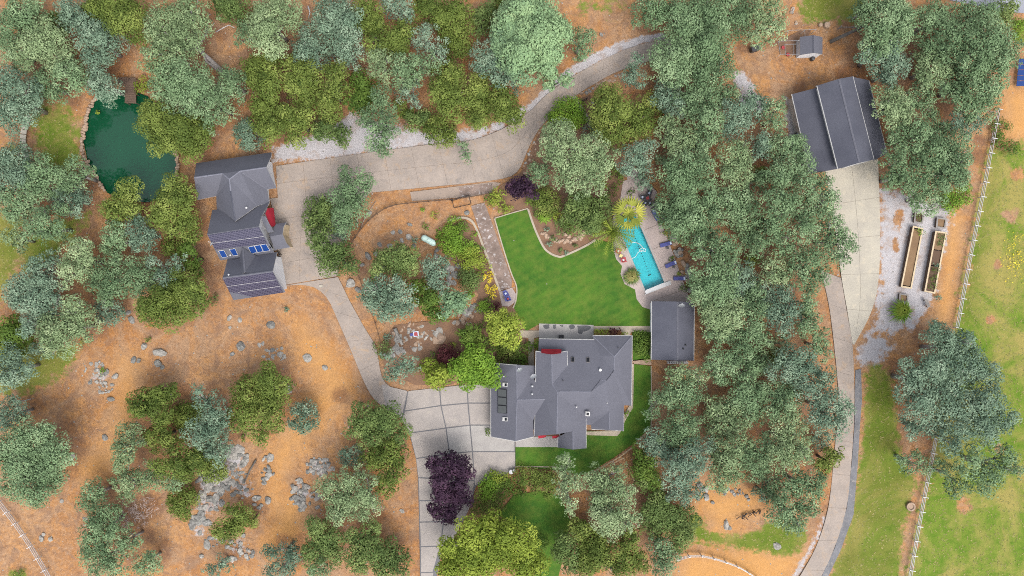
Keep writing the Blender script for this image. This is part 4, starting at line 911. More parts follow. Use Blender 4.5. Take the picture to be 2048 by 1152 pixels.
r3 = roof(sol, [[(305, 640, 3.6), (248, 855, 7.2), (800, 782, 7.2), (846, 570, 3.6)], [(345, 662, 4.3), (465, 808, 7.0), (490, 795, 7.1), (466, 520, 5.4), (432, 640, 4.0)],
 [(466, 520, 5.4), (490, 795, 7.1), (585, 800, 7.0), (742, 656, 4.4), (612, 612, 4.0)],
 [(248, 857, 7.2), (800, 784, 7.2), (938, 1012, 2.8), (370, 1098, 2.8)]], Zb)
caps(r3, [[(466, 522, 5.4), (490, 792, 7.1)], [(248, 855, 7.2), (800, 782, 7.2)]], Zb, 'shingle', .3)
walls(sol, [(95, 265, 3), (1165, 108, 3), (1095, 322, 6.3), (1236, 615, 3.3), (1118, 640, 3.3), (1140, 850, 3.3), (390, 925, 3.3), (380, 735, 3.3), (110, 785, 3.3), (70, 468, 6.3)], Za, 1.0, glazed=True)
walls(sol, [(137, 114, 3.6), (763, 24, 3.4), (650, 290, 8), (815, 578, 3.6), (222, 660, 3.6), (78, 378, 8)], Zb, .7)
walls(sol, [(305, 645, 3.6), (846, 572, 3.6), (800, 783, 7.2), (938, 1010, 2.8), (370, 1096, 2.8), (248, 856, 7.2)], Zb, .6, glazed=True)
p2 = ((78, 378, 8), (650, 290, 8), (815, 578, 3.6)); p3 = ((248, 857, 7.2), (800, 784, 7.2), (938, 1012, 2.8))
def lerp(a, b, q): return (a[0] + (b[0] - a[0]) * q, a[1] + (b[1] - a[1]) * q)
def rows(rf, pl, tl, tr_, br_, bl, cuts):
    for q0, q1 in cuts: on_slope(rf, Zb, pl, [lerp(tl, bl, q0), lerp(tr_, br_, q0), lerp(tr_, br_, q1), lerp(tl, bl, q1)], 0.05, 'solartile', 'solar_row', 0.03)
    for (_, q0), (q1, _) in zip(cuts[:-1], cuts[1:]): on_slope(rf, Zb, pl, [lerp(tl, bl, q0), lerp(tr_, br_, q0), lerp(tr_, br_, q1), lerp(tl, bl, q1)], 0.04, 'trim', 'walkway_strip', 0.03)
rows(r2, p2, (84, 384), (645, 297), (738, 475), (170, 540), [(0.0, 0.555), (0.572, 1.0)])
rows(r3, p3, (252, 862), (798, 790), (912, 1012), (366, 1092), [(0.0, 0.36), (0.373, 0.685), (0.698, 1.0)])
for a, b, c_, d in (((525, 512), (595, 495), (630, 572), (565, 586)), ((597, 495), (662, 484), (695, 562), (632, 572)), ((664, 484), (727, 476), (770, 552), (697, 562)), ((200, 553), (262, 543), (306, 618), (246, 632)), ((318, 535), (386, 526), (422, 602), (366, 610))):
    on_slope(r2, Zb, p2, [a, b, c_, d], 0.05, 'bluepanel', 'solar_panel', 0.06, 'trim')
dish(r2, on_plane(Zb, *p2, 150, 478)[0], R_(150), .55, .4); vent(r2, on_plane(Zb, *p2, 338, 606)[0], .14, .3, 'white'); vent(r3, on_plane(Zb, (305, 640, 3.6), (248, 855, 7.2), (800, 782, 7.2), 320, 820)[0], .14, .3, 'white'); vent(r1, on_plane(Za, rt, (1112, 640, 3.3), (650, 1100, 7.0), 820, 905)[0], .16, .4, 'white')
awning(sol, Zb, [(802, 86, 3.4), (828, 285, 3.2), (772, 294, 4.7), (716, 150, 5.6), (742, 88, 5.0)])
r4 = roof(sol, [[(668, 182, 6.9), (714, 178, 6.2), (808, 350, 4.4), (742, 358, 5.0)]], Zb, name='porch_roof')
r5 = roof(sol, [[(755, 375, 4.3), (835, 262, 3.3), (948, 245, 3.0), (918, 290, 3.6), (905, 375, 4.3), (770, 400, 4.5)], [(770, 400, 4.5), (905, 375, 4.3), (945, 470, 3.4), (990, 520, 2.9), (820, 546, 3.3), (755, 385, 4.3)]], Zb, name='porch_roof')
walls(sol, [(775, 385, 3.0), (840, 265, 2.9), (940, 250, 2.9), (905, 375, 3.7), (980, 518, 2.8), (822, 540, 2.8)], Zb, .2, 'wood_pale')
for u, v in ((955, 320), (985, 480)):
    m = MB(); p = Zb(u, v, 0); m.box((p[0], p[1], 1.3), (.22, .22, 2.6)); par(m.build('porch_post', M['white']), sol)
for p0, p1, zc in (((750, 470), (782, 530), 4.2), ((812, 760), (832, 800), 3.2), ((850, 560), (880, 600), 1.6)):
    a, b = np.array(Zb(*p0, zc)), np.array(Zb(*p1, zc)); d = (b - a)[:2]; L = np.linalg.norm(d); m = MB(); m.box((*((a + b) / 2)[:2] + np.array((.08, .0)), zc), (.9, .14, 1.1), math.atan2(d[1], d[0])); wn = par(m.build('window', M['glass']), sol)
# -- barn
Zc = zoomer(1560, 130, 5.008)
barn = empty('barn', U(1668, 255, 0), 'large barn with raised centre roof and two lean-to sides above the right driveway', 'barn'); bpy.context.view_layer.update()
b1 = roof(barn, [[(118, 293, 2.9), (392, 222, 4.3), (598, 1036, 4.3), (298, 1092, 2.9)]], Zc, 'barnroof', .14)
b2 = roof(barn, [[(370, 207, 5.3), (592, 138, 6.9), (797, 980, 6.9), (580, 1040, 5.3)], [(592, 138, 6.9), (730, 113, 5.3), (942, 948, 5.3), (797, 980, 6.9)]], Zc, 'barnroof', .16)
b3 = roof(barn, [[(722, 118, 4.2), (890, 152, 3.0), (1072, 888, 3.0), (936, 958, 4.2)]], Zc, 'barnroof', .14)
caps(b2, [[(592, 140, 6.9), (797, 978, 6.9)]], Zc, 'shingle', .3)
for r_, ln in ((b2, [(370, 207, 5.3), (580, 1040, 5.3)]), (b2, [(730, 113, 5.3), (942, 948, 5.3)]), (b1, [(118, 293, 2.9), (298, 1092, 2.9)]), (b3, [(890, 152, 3.0), (1072, 888, 3.0)])):
    m = MB(); m.tube([np.array(Zc(*p)) + (0, 0, -.03) for p in ln], 0.075, 4); par(m.build('gutter', M['trim']), r_)
walls(barn, [(120, 296, 2.9), (385, 225, 4.2), (595, 1034, 4.2), (300, 1088, 2.9)], Zc, .3, 'trim'); walls(barn, [(372, 210, 5.3), (592, 140, 6.9), (728, 115, 5.3), (940, 946, 5.3), (797, 978, 6.9), (582, 1036, 5.3)], Zc, .3, 'trim'); walls(barn, [(724, 122, 4.1), (888, 155, 3.0), (1068, 886, 3.0), (936, 955, 4.1)], Zc, .3, 'trim')
m = MB(); a, b = np.array(Zc(620, 1035, 0)), np.array(Zc(820, 985, 0)); d = b - a; m.box(((a + b) / 2 + (-.1, .05, 1.7)), (3.6, .2, 3.2), math.atan2(d[1], d[0])); par(m.build('garage_door', M['white']), barn)
# -- pool house
Zd = zoomer(1024, 384, 3)
ph = empty('pool_house', U(1346, 662, 0), 'small dark grey gabled pool house between the pool and the main house', 'pool house'); bpy.context.view_layer.update()
pr = roof(ph, [[(838, 656, 2.8), (993, 657, 4.1), (993, 1012, 4.1), (835, 1006, 2.8)], [(993, 657, 4.1), (1094, 660, 2.9), (1091, 1012, 2.9), (993, 1012, 4.1)]], Zd, 'barnroof')
caps(pr, [[(993, 659, 4.1), (993, 1010, 4.1)]], Zd, 'shingle', .3); walls(ph, [(838, 656, 2.8), (993, 657, 4.1), (1094, 660, 2.8), (1091, 1010, 2.8), (993, 1010, 4.1), (836, 1005, 2.8)], Zd, .3, glazed=True)
for ln in ([(838, 656, 2.8), (835, 1006, 2.8)], [(1094, 660, 2.9), (1091, 1012, 2.9)]): m = MB(); m.tube([Zd(*p) for p in ln], .065, 4); par(m.build('gutter', M['trim']), ph)
pe = ((993, 657, 4.1), (1094, 660, 2.9), (1091, 1012, 2.9)); dish(pr, on_plane(Zd, *pe, 1014, 684)[0], R_(100), .55, .4); vent(pr, on_plane(Zd, *pe, 1040, 918)[0], .13, .3, 'black'); vent(pr, on_plane(Zd, *pe, 1026, 940)[0], .13, .3, 'black')
tr = empty('white_railing', Zd(985, 1020, 0), 'white slatted railing along the lower side of the pool house', 'railing'); bpy.context.view_layer.update()
for v in (1016, 1027):
    a, b = Zd(928, v, 1.0), Zd(1050, v - 2, 1.0); m = MB(); m.tube([a, b], .04, 4); par(m.build('rail', M['white']), tr)
sm = MB(); sm.box((0, 0, .5), (.12, .34, 1.0)); sme = sm.mesh('slat', M['white'])
for u in np.linspace(932, 1046, 12): p = Zd(u, 1021, 0); par(link('slat', sme, loc=p), tr)
# -- shed and pen
Ze = zoomer(1540, 50, 14.4)
sh = empty('chicken_shed', U(1622, 92, 0), 'small grey gabled shed standing above the barn on bare dirt', 'shed'); bpy.context.view_layer.update()
sr = roof(sh, [[(865, 345, 1.9), (1245, 290, 2.8), (1250, 803, 2.8), (870, 862, 1.9)], [(1245, 290, 2.8), (1512, 345, 1.9), (1512, 842, 1.9), (1250, 803, 2.8)]], Ze); caps(sr, [[(1245, 300, 2.8), (1250, 800, 2.8)]], Ze, 'barnroof', .2)
walls(sh, [(875, 350, 1.9), (1245, 300, 2.8), (1508, 350, 1.9), (1508, 838, 1.9), (1250, 800, 2.8), (875, 858, 1.9)], Ze, .1)
pen = empty('animal_pen', Ze(560, 500, 0), 'small wire pen with pale pipe frame beside the grey shed', 'pen'); bpy.context.view_layer.update()
def rod(root, pts, r, mat, name): m = MB(); m.tube(pts, r, 5); return par(m.build(name, M[mat]), root)
for pts in ([(240, 465, 1.8), (860, 450, 1.8)], [(240, 465, 1.8), (295, 845, 1.8)], [(295, 845, 1.8), (865, 840, 1.8)], [(425, 555, 1.8), (445, 845, 1.8)], [(685, 550, 1.8), (685, 842, 1.8)], [(425, 555, 1.8), (760, 550, 1.8)], [(520, 152, 1.8), (1330, 132, 1.8)], [(1000, 150, 1.8), (1010, 330, 1.8)], [(520, 152, 1.8), (480, 460, 1.8)]): rod(pen, [Ze(*p) for p in pts], .04, 'steel', 'rail')
for u, v in ((240, 465), (295, 845), (685, 842), (520, 152), (1000, 150), (1330, 132), (860, 450)): q = Ze(u, v, 1.8); rod(pen, [(q[0], q[1], -.05), q], .05, 'trim', 'post')
m = MB(); m.face([Ze(*p, .02) for p in ((260, 470), (870, 160), (1180, 150), (870, 840), (300, 840))][::-1]); par(m.build('straw_floor', M['mulch']), pen)
for u, v, lab in ((375, 655, 'red ring-shaped feeder inside the wire pen'), (510, 855, 'red ring-shaped drinker at the front rail of the pen')):
    m = MB(); q = Ze(u, v, 0); m.lathe([(.12, 0), (.30, 0), (.33, .12), (.28, .2), (.16, .2), (.12, .1)], q, 12); props(m.build('feeder', M['redchair']), lab, 'feeder')
m = MB(); q = Ze(1200, 1000, 0); m.lathe([(.3, 0), (.34, .3), (.30, .75), (.12, .8)], q, 12); props(m.build('bucket', M['dark']), 'dark bucket with pale lid in front of the grey shed', 'bucket')
# ---------------------------------------------------------------- vegetation
def leaf_arrays(clumps, size, per_m2, up=0.45, aspect=0.6, tint0=0.5, tint_sd=0.16, shell=.4, wild=.38, stray=.1):
    """leaf sprays on the outside of clumps (x, y, z, r, squash); returns quads and a tint for each"""
    Vs, Ts = [], []
    for x, y, z, r, sq in clumps:
        n = max(8, int(per_m2 * r * r))
        d = rng.normal(size=(n, 3)); d[:, 2] = np.where(rng.random(n) < 0.8, np.abs(d[:, 2]), d[:, 2]); d /= np.linalg.norm(d, axis=1)[:, None]
        rad = r * (1 - shell * rng.random(n) ** 1.5)[:, None]; rad = np.where(rng.random((n, 1)) < stray, rad * rng.uniform(1.05, 1.5, (n, 1)), rad)
        c = np.array((x, y, z)) + d * rad * np.array((1, 1, sq))
        nrm = d * 0.9 + rng.normal(0, wild, (n, 3)) + np.array((0, 0, up)); nrm /= np.linalg.norm(nrm, axis=1)[:, None]
        a = np.cross(nrm, rng.normal(size=(n, 3))); a /= np.linalg.norm(a, axis=1)[:, None] + 1e-9; b = np.cross(nrm, a)
        s = size * rng.uniform(0.6, 1.35, n)[:, None]; a = a * s; b = b * s * aspect
        Vs.append(np.stack([c - a * .55 - b * .3, c + b * .6 - a * .35, c + a * .6 + b * .25, c - b * .6 + a * .3], 1))
        Ts.append(np.clip(tint0 + rng.normal(0, tint_sd) + rng.normal(0, 0.06, n), 0, 1))
    return np.concatenate(Vs), np.concatenate(Ts)
NLEAF = 0
def leaf_mesh(name, V, T, mat):
    global NLEAF
    me = bpy.data.meshes.new(name); n = len(V); NLEAF += n
    fast_mesh(me, V.reshape(-1, 3), np.arange(n * 4).reshape(n, 4))
    at = me.attributes.new('tint', 'FLOAT', 'FACE'); at.data.foreach_set('value', T.astype(np.float32)); me.materials.append(mat); return me
SP = {  # name, adjective phrase, kind, leaf size, density, squash, height factor
 'B': ('oak_tree', 'grey-green oak', .235, 1.0), 'C': ('oak_tree', 'blue-green oak', .235, 1.0), 'S': ('oak_tree', 'pale sage oak', .235, 1.0), 'L': ('live_oak_tree', 'olive live oak', .24, .85), 'M': ('live_oak_tree', 'mid-green live oak', .24, .85),
 'G': ('broadleaf_tree', 'bright green broadleaf tree', .30, .85), 'Y': ('broadleaf_tree', 'yellow-green broadleaf tree', .28, .9), 'P': ('pine_tree', 'light green pine', .30, 1.2), 'K': ('purple_leaf_tree', 'dark purple-leaved tree', .30, .8), 'R': ('red_leaf_tree', 'dark red-leaved tree', .24, .7), 'D': ('evergreen_tree', 'deep green evergreen', .26, .8)}
def clumps_of(lobes, sp):
    out = []
    for x, y, z, R in lobes:
        fine = sp in 'BCS'; n = int(max(6, (3.7 if fine else 3.3) * R ** 1.4 * (2.0 if len(lobes) == 1 else 1)))
        for i in range(n):
            ph = i * 2.39996 + rng.uniform(-.5, .5); cz = rng.uniform(-0.15, 1.0) if i else 1.0; cr = math.sqrt(max(0, 1 - cz * cz)) * (rng.uniform(.65, 1.15) if len(lobes) > 1 else rng.uniform(.9, 1.05))
            r = R * rng.uniform(.27, .46) if fine else R * rng.uniform(.34, .52); r = max(r, .45); k = R - r * .55
            out.append((x + k * cr * math.cos(ph), y + k * cr * math.sin(ph), z + k * cz * .72, r, .75))
        out.append((x, y, z + R * .1, R * (.5 if fine else .62), .7))
    return out
LAND = [('the pond', 258, 300), ('the wooden pond dock', 258, 180), ('the curved stepping path', 52, 270), ('the solar-roofed house', 490, 450), ('the propane tank', 857, 480), ('the main house', 1130, 780), ('the swimming pool', 1290, 510), ('the pool house', 1346, 662), ('the barn', 1668, 250), ('the small shed', 1622, 92),
        ('the raised garden beds', 1845, 515), ('the concrete barn apron', 1720, 470), ('the paved court', 905, 860), ('the double purple tree', 898, 980), ('the burnt log pile', 1498, 1025), ('the round sage bush', 603, 836), ('the lower left white fence', 60, 1080), ('the right hand white fence', 1945, 430), ('the lower right white fence', 1835, 1040), ('the upper driveway curve', 1160, 150),
        ('the pale gravel strip', 720, 280), ('the grey rock outcrop', 470, 970), ('the dark lower lawn', 1065, 1050), ('the curved white fence', 1440, 1110), ('the blue-grey road', 1980, 8), ('the open dirt clearing', 400, 700), ('the right driveway', 1690, 850), ('the main lawn', 1140, 560), ('the forecourt', 640, 470), ('the white garden path', 985, 500), ('the lilac dry brush', 285, 1025), ('the golden grass patch', 1205, 20), ('the lower lichen rocks', 620, 970)]
def where(x, y):
    nm, lx, ly = min(LAND, key=lambda l: math.hypot(l[1] - x, (l[2] - y)))
    d = math.hypot(lx - x, ly - y); ang = math.degrees(math.atan2(ly - y, x - lx)) % 360
    dr = ['to the right of', 'up and right of', 'above', 'up and left of', 'to the left of', 'down and left of', 'below', 'down and right of'][int((ang + 22.5) // 45) % 8]
    return ('right by' if d < 40 else ('close ' + dr) if d < 95 else dr if d < 190 else 'far ' + dr) + ' ' + nm
PENDING = []          # (object, base label, x): ordinals are added when labels coincide
def note(o, base, x, cat, group=None):
    props(o, base, cat, group); PENDING.append((o, base, x))
def lean_base(lobes): return sum(l[0] for l in lobes) / len(lobes), sum(l[1] for l in lobes) / len(lobes)
def make_tree(sp, lobes, height=None, foot=None):
    nm, phrase, size, hf = SP[sp]
    w_ = [l[2] ** 2 for l in lobes]; W = sum(w_); cx = sum(l[0] * k for l, k in zip(lobes, w_)) / W; cy = sum(l[1] * k for l, k in zip(lobes, w_)) / W
    ext = max(math.hypot(l[0] - cx, l[1] - cy) + l[2] for l in lobes) * S
    ht = height or hf * min(11.5, 2.2 + 1.35 * ext + rng.uniform(-.4, .6)); lw = []
    for x, y, r in lobes:
        R = r * S * (H - ht * .7) / H * (1.08 if sp in 'BCS' else 1.14 if sp in 'GY' else 1.09 if sp == 'K' else 1.06); zc = max(ht - R * .8 - rng.uniform(0, .26) * ht, R * .45); p = U(x, y, zc + R * .35); lw.append((p[0], p[1], zc, R))
    b = U(cx, cy, ht * .7) if foot is None else U(*foot); root = empty(nm, (b[0], b[1], 0))
    rel = [(x - b[0], y - b[1], z, R) for x, y, z, R in lw]
    V, T = leaf_arrays(clumps_of(rel, sp), size, 85 if sp in 'BCS' else 94, .25, .62, float(np.clip(rng.normal(.5, .08), .3, .7)), .20, .36 if sp in 'BCS' else .26, .32 if sp in 'BCS' else .27, .12 if sp in 'BCS' else .06)
    link('crown', leaf_mesh('crown', V, T, LM[sp]), root)
    m = MB(); tr_ = .10 + .035 * ext; top = (sum(q[0] for q in rel) / len(rel) * .7, sum(q[1] for q in rel) / len(rel) * .7, ht * .42)
    m.tube([(0, 0, -.35), (top[0] * .35, top[1] * .35, ht * .2), top], [tr_ * 1.35, tr_, tr_ * .8], 7)
    for x, y, z, R in rel:
        mid = (top[0] * .45 + x * .55 + rng.uniform(-.3, .3), top[1] * .45 + y * .55 + rng.uniform(-.3, .3), (top[2] + z) / 2 + .2); m.tube([top, mid, (x, y, z + R * .3)], [tr_ * .7, tr_ * .45, tr_ * .15], 5)
        for _ in range(3):
            th = rng.uniform(0, 6.28); m.tube([mid, (x + R * .55 * math.cos(th), y + R * .55 * math.sin(th), z + R * rng.uniform(.2, .5))], [tr_ * .35, tr_ * .1], 4)
    m.build('trunk', M['barkpale' if sp in 'BCS' else 'bark'], root, smooth=True)
    sz = 'small ' if ext < 2.6 else 'large ' if ext > 5.2 else ''
    note(root, f'{sz}{phrase} {where(cx, cy)}', cx, 'tree', {'B': 'oaks', 'C': 'oaks', 'S': 'oaks'}.get(sp, phrase + 's') + ' around the property')
    return root
for sp, lobes in TREES:
    fx = (455, 152) if (sp == 'S' and len(lobes) == 8 and lobes[0][0] < 400) else None
    make_tree(sp, lobes, foot=fx)
# ---- shrubs and small plants: species, x, y, radius px, phrase
def shrub(sp, x, y, r, phrase, name='shrub', h=None, size=.2, tuft=False, cat='shrub'):
    R = r * S * (1.0 if tuft else 1.2); h = h or R * .75; p = U(x, y, h * .5); root = empty(name, (p[0], p[1], 0))
    if tuft:
        V, T = blades(90 if r < 10 else 330, R, h, .06 if r < 12 else .13)
    else:
        cl = []
        for i in range(int(max(5, 4 * R ** 1.4))):
            ph = i * 2.4 + rng.uniform(-.4, .4); q = math.sqrt(rng.random()) * .72; k = R * rng.uniform(.32, .5); cl.append((R * q * math.cos(ph), R * q * math.sin(ph), h * (1 - .5 * q * q) - k * .5, k, .7))
        V, T = leaf_arrays(cl, min(size, R * .5), 95, .4, .65)
    link('foliage', leaf_mesh('foliage', V, T, LM[sp]), root)
    m = MB()
    for i in range(4): th = i * 1.57 + rng.uniform(-.4, .4); m.tube([(0, 0, -.15), (R * .4 * math.cos(th), R * .4 * math.sin(th), h * .6)], [.035 + R * .012, .012], 4)
    m.build('stems', M['bark'], root)
    note(root, (phrase if cat == 'crop' else f'{phrase} {where(x, y)}'), x, cat, 'shrubs and garden plants'); return root
def blades(n, R, h, wd):
    th = rng.uniform(0, 6.283, n); lean_ = rng.uniform(.15, 1.0, n); L = R * rng.uniform(.75, 1.1, n)
    d = np.stack([np.cos(th), np.sin(th), np.zeros(n)], 1); s = np.stack([-np.sin(th), np.cos(th), np.zeros(n)], 1) * wd / 2
    base = d * (R * .12); mid = d * (L * lean_ * .55)[:, None] + np.array((0, 0, 1)) * (h * (1 - .25 * lean_))[:, None]; tip = d * (L * lean_)[:, None] + np.array((0, 0, 1)) * (h * (1.05 - .75 * lean_))[:, None]
    V = np.concatenate([np.stack([base - s * .6, base + s * .6, mid + s, mid - s], 1), np.stack([mid - s, mid + s, tip + s * .15, tip - s * .15], 1)]); t0 = np.clip(rng.normal(.5, .2, n), 0, 1); return V, np.concatenate([t0, t0])
for a in (('Y', 284, 172, 17, 'bright yellow-green bush'), ('G', 1134, 225, 30, 'bright green rounded bush'), ('G', 1152, 238, 20, 'bright green bush'), ('G', 1108, 238, 17, 'bright green bush'), ('C', 1178, 264, 17, 'small blue-green bush'), ('L', 1088, 402, 30, 'brownish olive bush'), ('M', 1121, 450, 17, 'dark green bush'), ('D', 1137, 452, 15, 'dark green bush'), ('D', 1235, 350, 16, 'dark green bush'),
          ('G', 906, 480, 27, 'bright green garden shrub'), ('G', 929, 494, 24, 'bright green garden shrub'), ('Y', 942, 515, 26, 'yellow-green garden shrub'), ('G', 902, 497, 16, 'bright green garden shrub'), ('D', 925, 455, 15, 'blue-green garden shrub'), ('G', 912, 450, 16, 'bright green low plant'), ('M', 937, 557, 25, 'dark round garden bush'), ('G', 968, 614, 18, 'bright green garden shrub'), ('R', 992, 611, 12, 'dark garden shrub'), ('Y', 970, 530, 12, 'yellow-green garden shrub'),
          ('O', 975, 555, 12, 'golden yellow bush'), ('O', 983, 582, 13, 'golden yellow bush'), ('Y', 992, 396, 18, 'yellow-green shrub'), ('Y', 1010, 416, 14, 'yellow-green shrub'), ('D', 980, 400, 13, 'dark green shrub'), ('M', 765, 697, 17, 'dark green bush'), ('C', 775, 674, 10, 'small blue-green bush'), ('Y', 870, 429, 9, 'small yellow-green bush'), ('D', 854, 455, 9, 'small dark green bush'), ('D', 879, 474, 7, 'tiny green bush'), ('G', 846, 420, 6, 'tiny green bush'), ('C', 831, 481, 9, 'small grey-green bush'),
          ('L', 1016, 704, 22, 'yellowish olive shrub'), ('D', 1042, 700, 20, 'dark green shrub'), ('D', 1046, 722, 15, 'dark green shrub'), ('D', 1000, 722, 14, 'dark green shrub'), ('G', 1072, 690, 8, 'narrow green shrub'), ('D', 1290, 695, 24, 'large round clipped hedge bush'), ('D', 1283, 676, 16, 'green clipped bush'), ('G', 945, 680, 20, 'light green feathery shrub'),
          ('D', 1321, 448, 6, 'small potted plant'), ('Y', 1328, 467, 7, 'yellow-green potted plant'), ('D', 1343, 516, 6, 'small dark potted plant'), ('Y', 1357, 548, 5, 'tiny yellow-green potted plant'), ('M', 1367, 574, 10, 'green potted plant'), ('D', 1263, 384, 8, 'dark green small bush'),
          ('G', 1900, 402, 24, 'bright green bush'), ('G', 1930, 392, 16, 'bright green bush'), ('G', 1928, 375, 14, 'bright green bush'), ('D', 2003, 253, 17, 'round green bush'), ('D', 1998, 284, 17, 'round green bush'), ('D', 2022, 298, 17, 'round green bush'), ('G', 2040, 50, 18, 'bright green bush'), ('G', 2032, 75, 13, 'bright green bush'), ('D', 1302, 985, 0, ''),
          ('G', 978, 968, 22, 'green rounded shrub'), ('Y', 995, 958, 20, 'yellow-green rounded shrub'), ('G', 972, 985, 20, 'green rounded shrub'), ('D', 1005, 981, 22, 'dark green shrub'), ('L', 962, 1015, 20, 'olive low shrub'), ('L', 988, 1008, 20, 'olive low shrub'), ('D', 1036, 968, 20, 'dark green shrub'), ('D', 1044, 985, 14, 'dark green shrub'), ('L', 1062, 950, 18, 'olive low hedge shrub'), ('L', 1085, 955, 20, 'olive low hedge shrub'), ('L', 1105, 960, 18, 'olive low hedge shrub'), ('L', 1070, 972, 18, 'olive low hedge shrub'), ('L', 1095, 978, 18, 'olive low hedge shrub'), ('L', 1040, 945, 15, 'olive low hedge shrub'),
          ('D', 1082, 1082, 17, 'dark clipped round bush'), ('D', 998, 871, 0, ''), ('D', 977, 866, 9, 'small dark bush'), ('D', 487, 873, 9, 'small dark green bush'), ('D', 1255, 675, 0, ''), ('M', 428, 598, 12, 'low green weed clump'), ('C', 573, 620, 7, 'small grey weed clump'), ('D', 296, 680, 7, 'small green weed clump'), ('G', 205, 742, 7, 'small green weed clump'), ('D', 38, 1146, 10, 'low green grass clump'), ('D', 1256, 868, 0, ''), ('G', 1252, 828, 8, 'narrow green foundation shrub'), ('C', 1094, 458, 6, 'small blue agave'),
          ('M', 1105, 478, 9, 'low green succulent'), ('M', 1120, 500, 7, 'low green succulent'), ('C', 1098, 487, 7, 'grey-green succulent'), ('M', 1150, 492, 6, 'low green succulent'), ('C', 1133, 505, 6, 'grey-green succulent'), ('D', 1265, 680, 0, ''), ('C', 1875, 595, 7, 'small blue-green bush')):
    if a[3]: shrub(*a)
for i, (x, y, r) in enumerate([(950, 470, 8), (962, 498, 8), (958, 545, 10), (975, 600, 10), (940, 590, 12), (1000, 640, 12), (985, 650, 14), (960, 655, 12), (1020, 640, 10), (930, 665, 10), (905, 690, 9), (870, 710, 10), (850, 735, 12), (830, 740, 10), (890, 735, 14), (985, 690, 16), (1000, 700, 12), (1025, 725, 12), (1110, 430, 14), (1140, 430, 16), (1165, 445, 14), (1180, 430, 12), (1200, 450, 12), (1075, 430, 10), (1065, 400, 14), (1215, 330, 14), (1200, 370, 14), (1225, 380, 12), (885, 470, 9), (890, 520, 10), (915, 520, 12), (950, 500, 12)]):
    q = (('G', 'bright green low shrub'), ('M', 'mid-green low shrub'), ('Y', 'yellow-green low shrub'), ('D', 'dark green low shrub'))[i % 4]; shrub(q[0], x, y, r, q[1])
shrub('G', 1089, 434, 17, 'bright feathery fern', 'fern', .9, tuft=True); shrub('G', 1803, 623, 30, 'large spiky yellow-green shrub', 'spiky_shrub', 1.8, tuft=True); shrub('Y', 1803, 620, 22, 'inner fronds of the spiky shrub', 'spiky_shrub', 2.1, tuft=True)
shrub('M', 1263, 553, 22, 'round clump of green ornamental grass', 'ornamental_grass', 1.1, tuft=True); shrub('N', 1263, 553, 17, 'tan seed-headed ornamental grass', 'ornamental_grass', 1.25, tuft=True)
shrub('Y', 197, 226, 6, 'yellow-green water plant', 'water_plant', .4)
# lilac dry brush, leafless
root = empty('dry_brush', U(285, 1025, 0)); V, T = leaf_arrays([(rng.uniform(-2.6, 2.6), rng.uniform(-2.4, 2.4), rng.uniform(.3, 1.1), rng.uniform(.5, .9), .6) for _ in range(26)], .5, 42, .1, .10); link('twigs', leaf_mesh('twigs', V, T, LM['T']), root)['kind'] = 'stuff'; note(root, 'leafless lilac-grey dry brush on dirt between the two lower left oaks', 285, 'brush')
# hedges by the terrace
for sp, x0, x1, y0, y1, lab in (('Y', 1187, 1215, 659, 670, 'bright green clipped box hedge below the lawn path'), ('R', 1215, 1242, 659, 669, 'dark red clipped hedge between two green hedges'), ('Y', 1242, 1256, 662, 671, 'short bright green clipped hedge at the corner of the main house'), ('G', 1069, 1078, 676, 700, 'narrow green hedge beside the house path'), ('D', 1264, 1300, 664, 680, 'dark green hedge beside the pool house')):
    a = U(x0, y1); b = U(x1, y0); root = empty('hedge', ((a[0] + b[0]) / 2, (a[1] + b[1]) / 2, 0), lab, 'hedge'); cl = []
    for gx in np.arange(a[0] + .3, b[0], .5):
        for gy in np.arange(a[1] + .3, b[1], .5): cl.append((gx - root.location[0], gy - root.location[1], .6 + rng.uniform(-.05, .1), .38, .8))
    V, T = leaf_arrays(cl, .18, 130, .5, .7); link('foliage', leaf_mesh('foliage', V, T, LM[sp]), root)
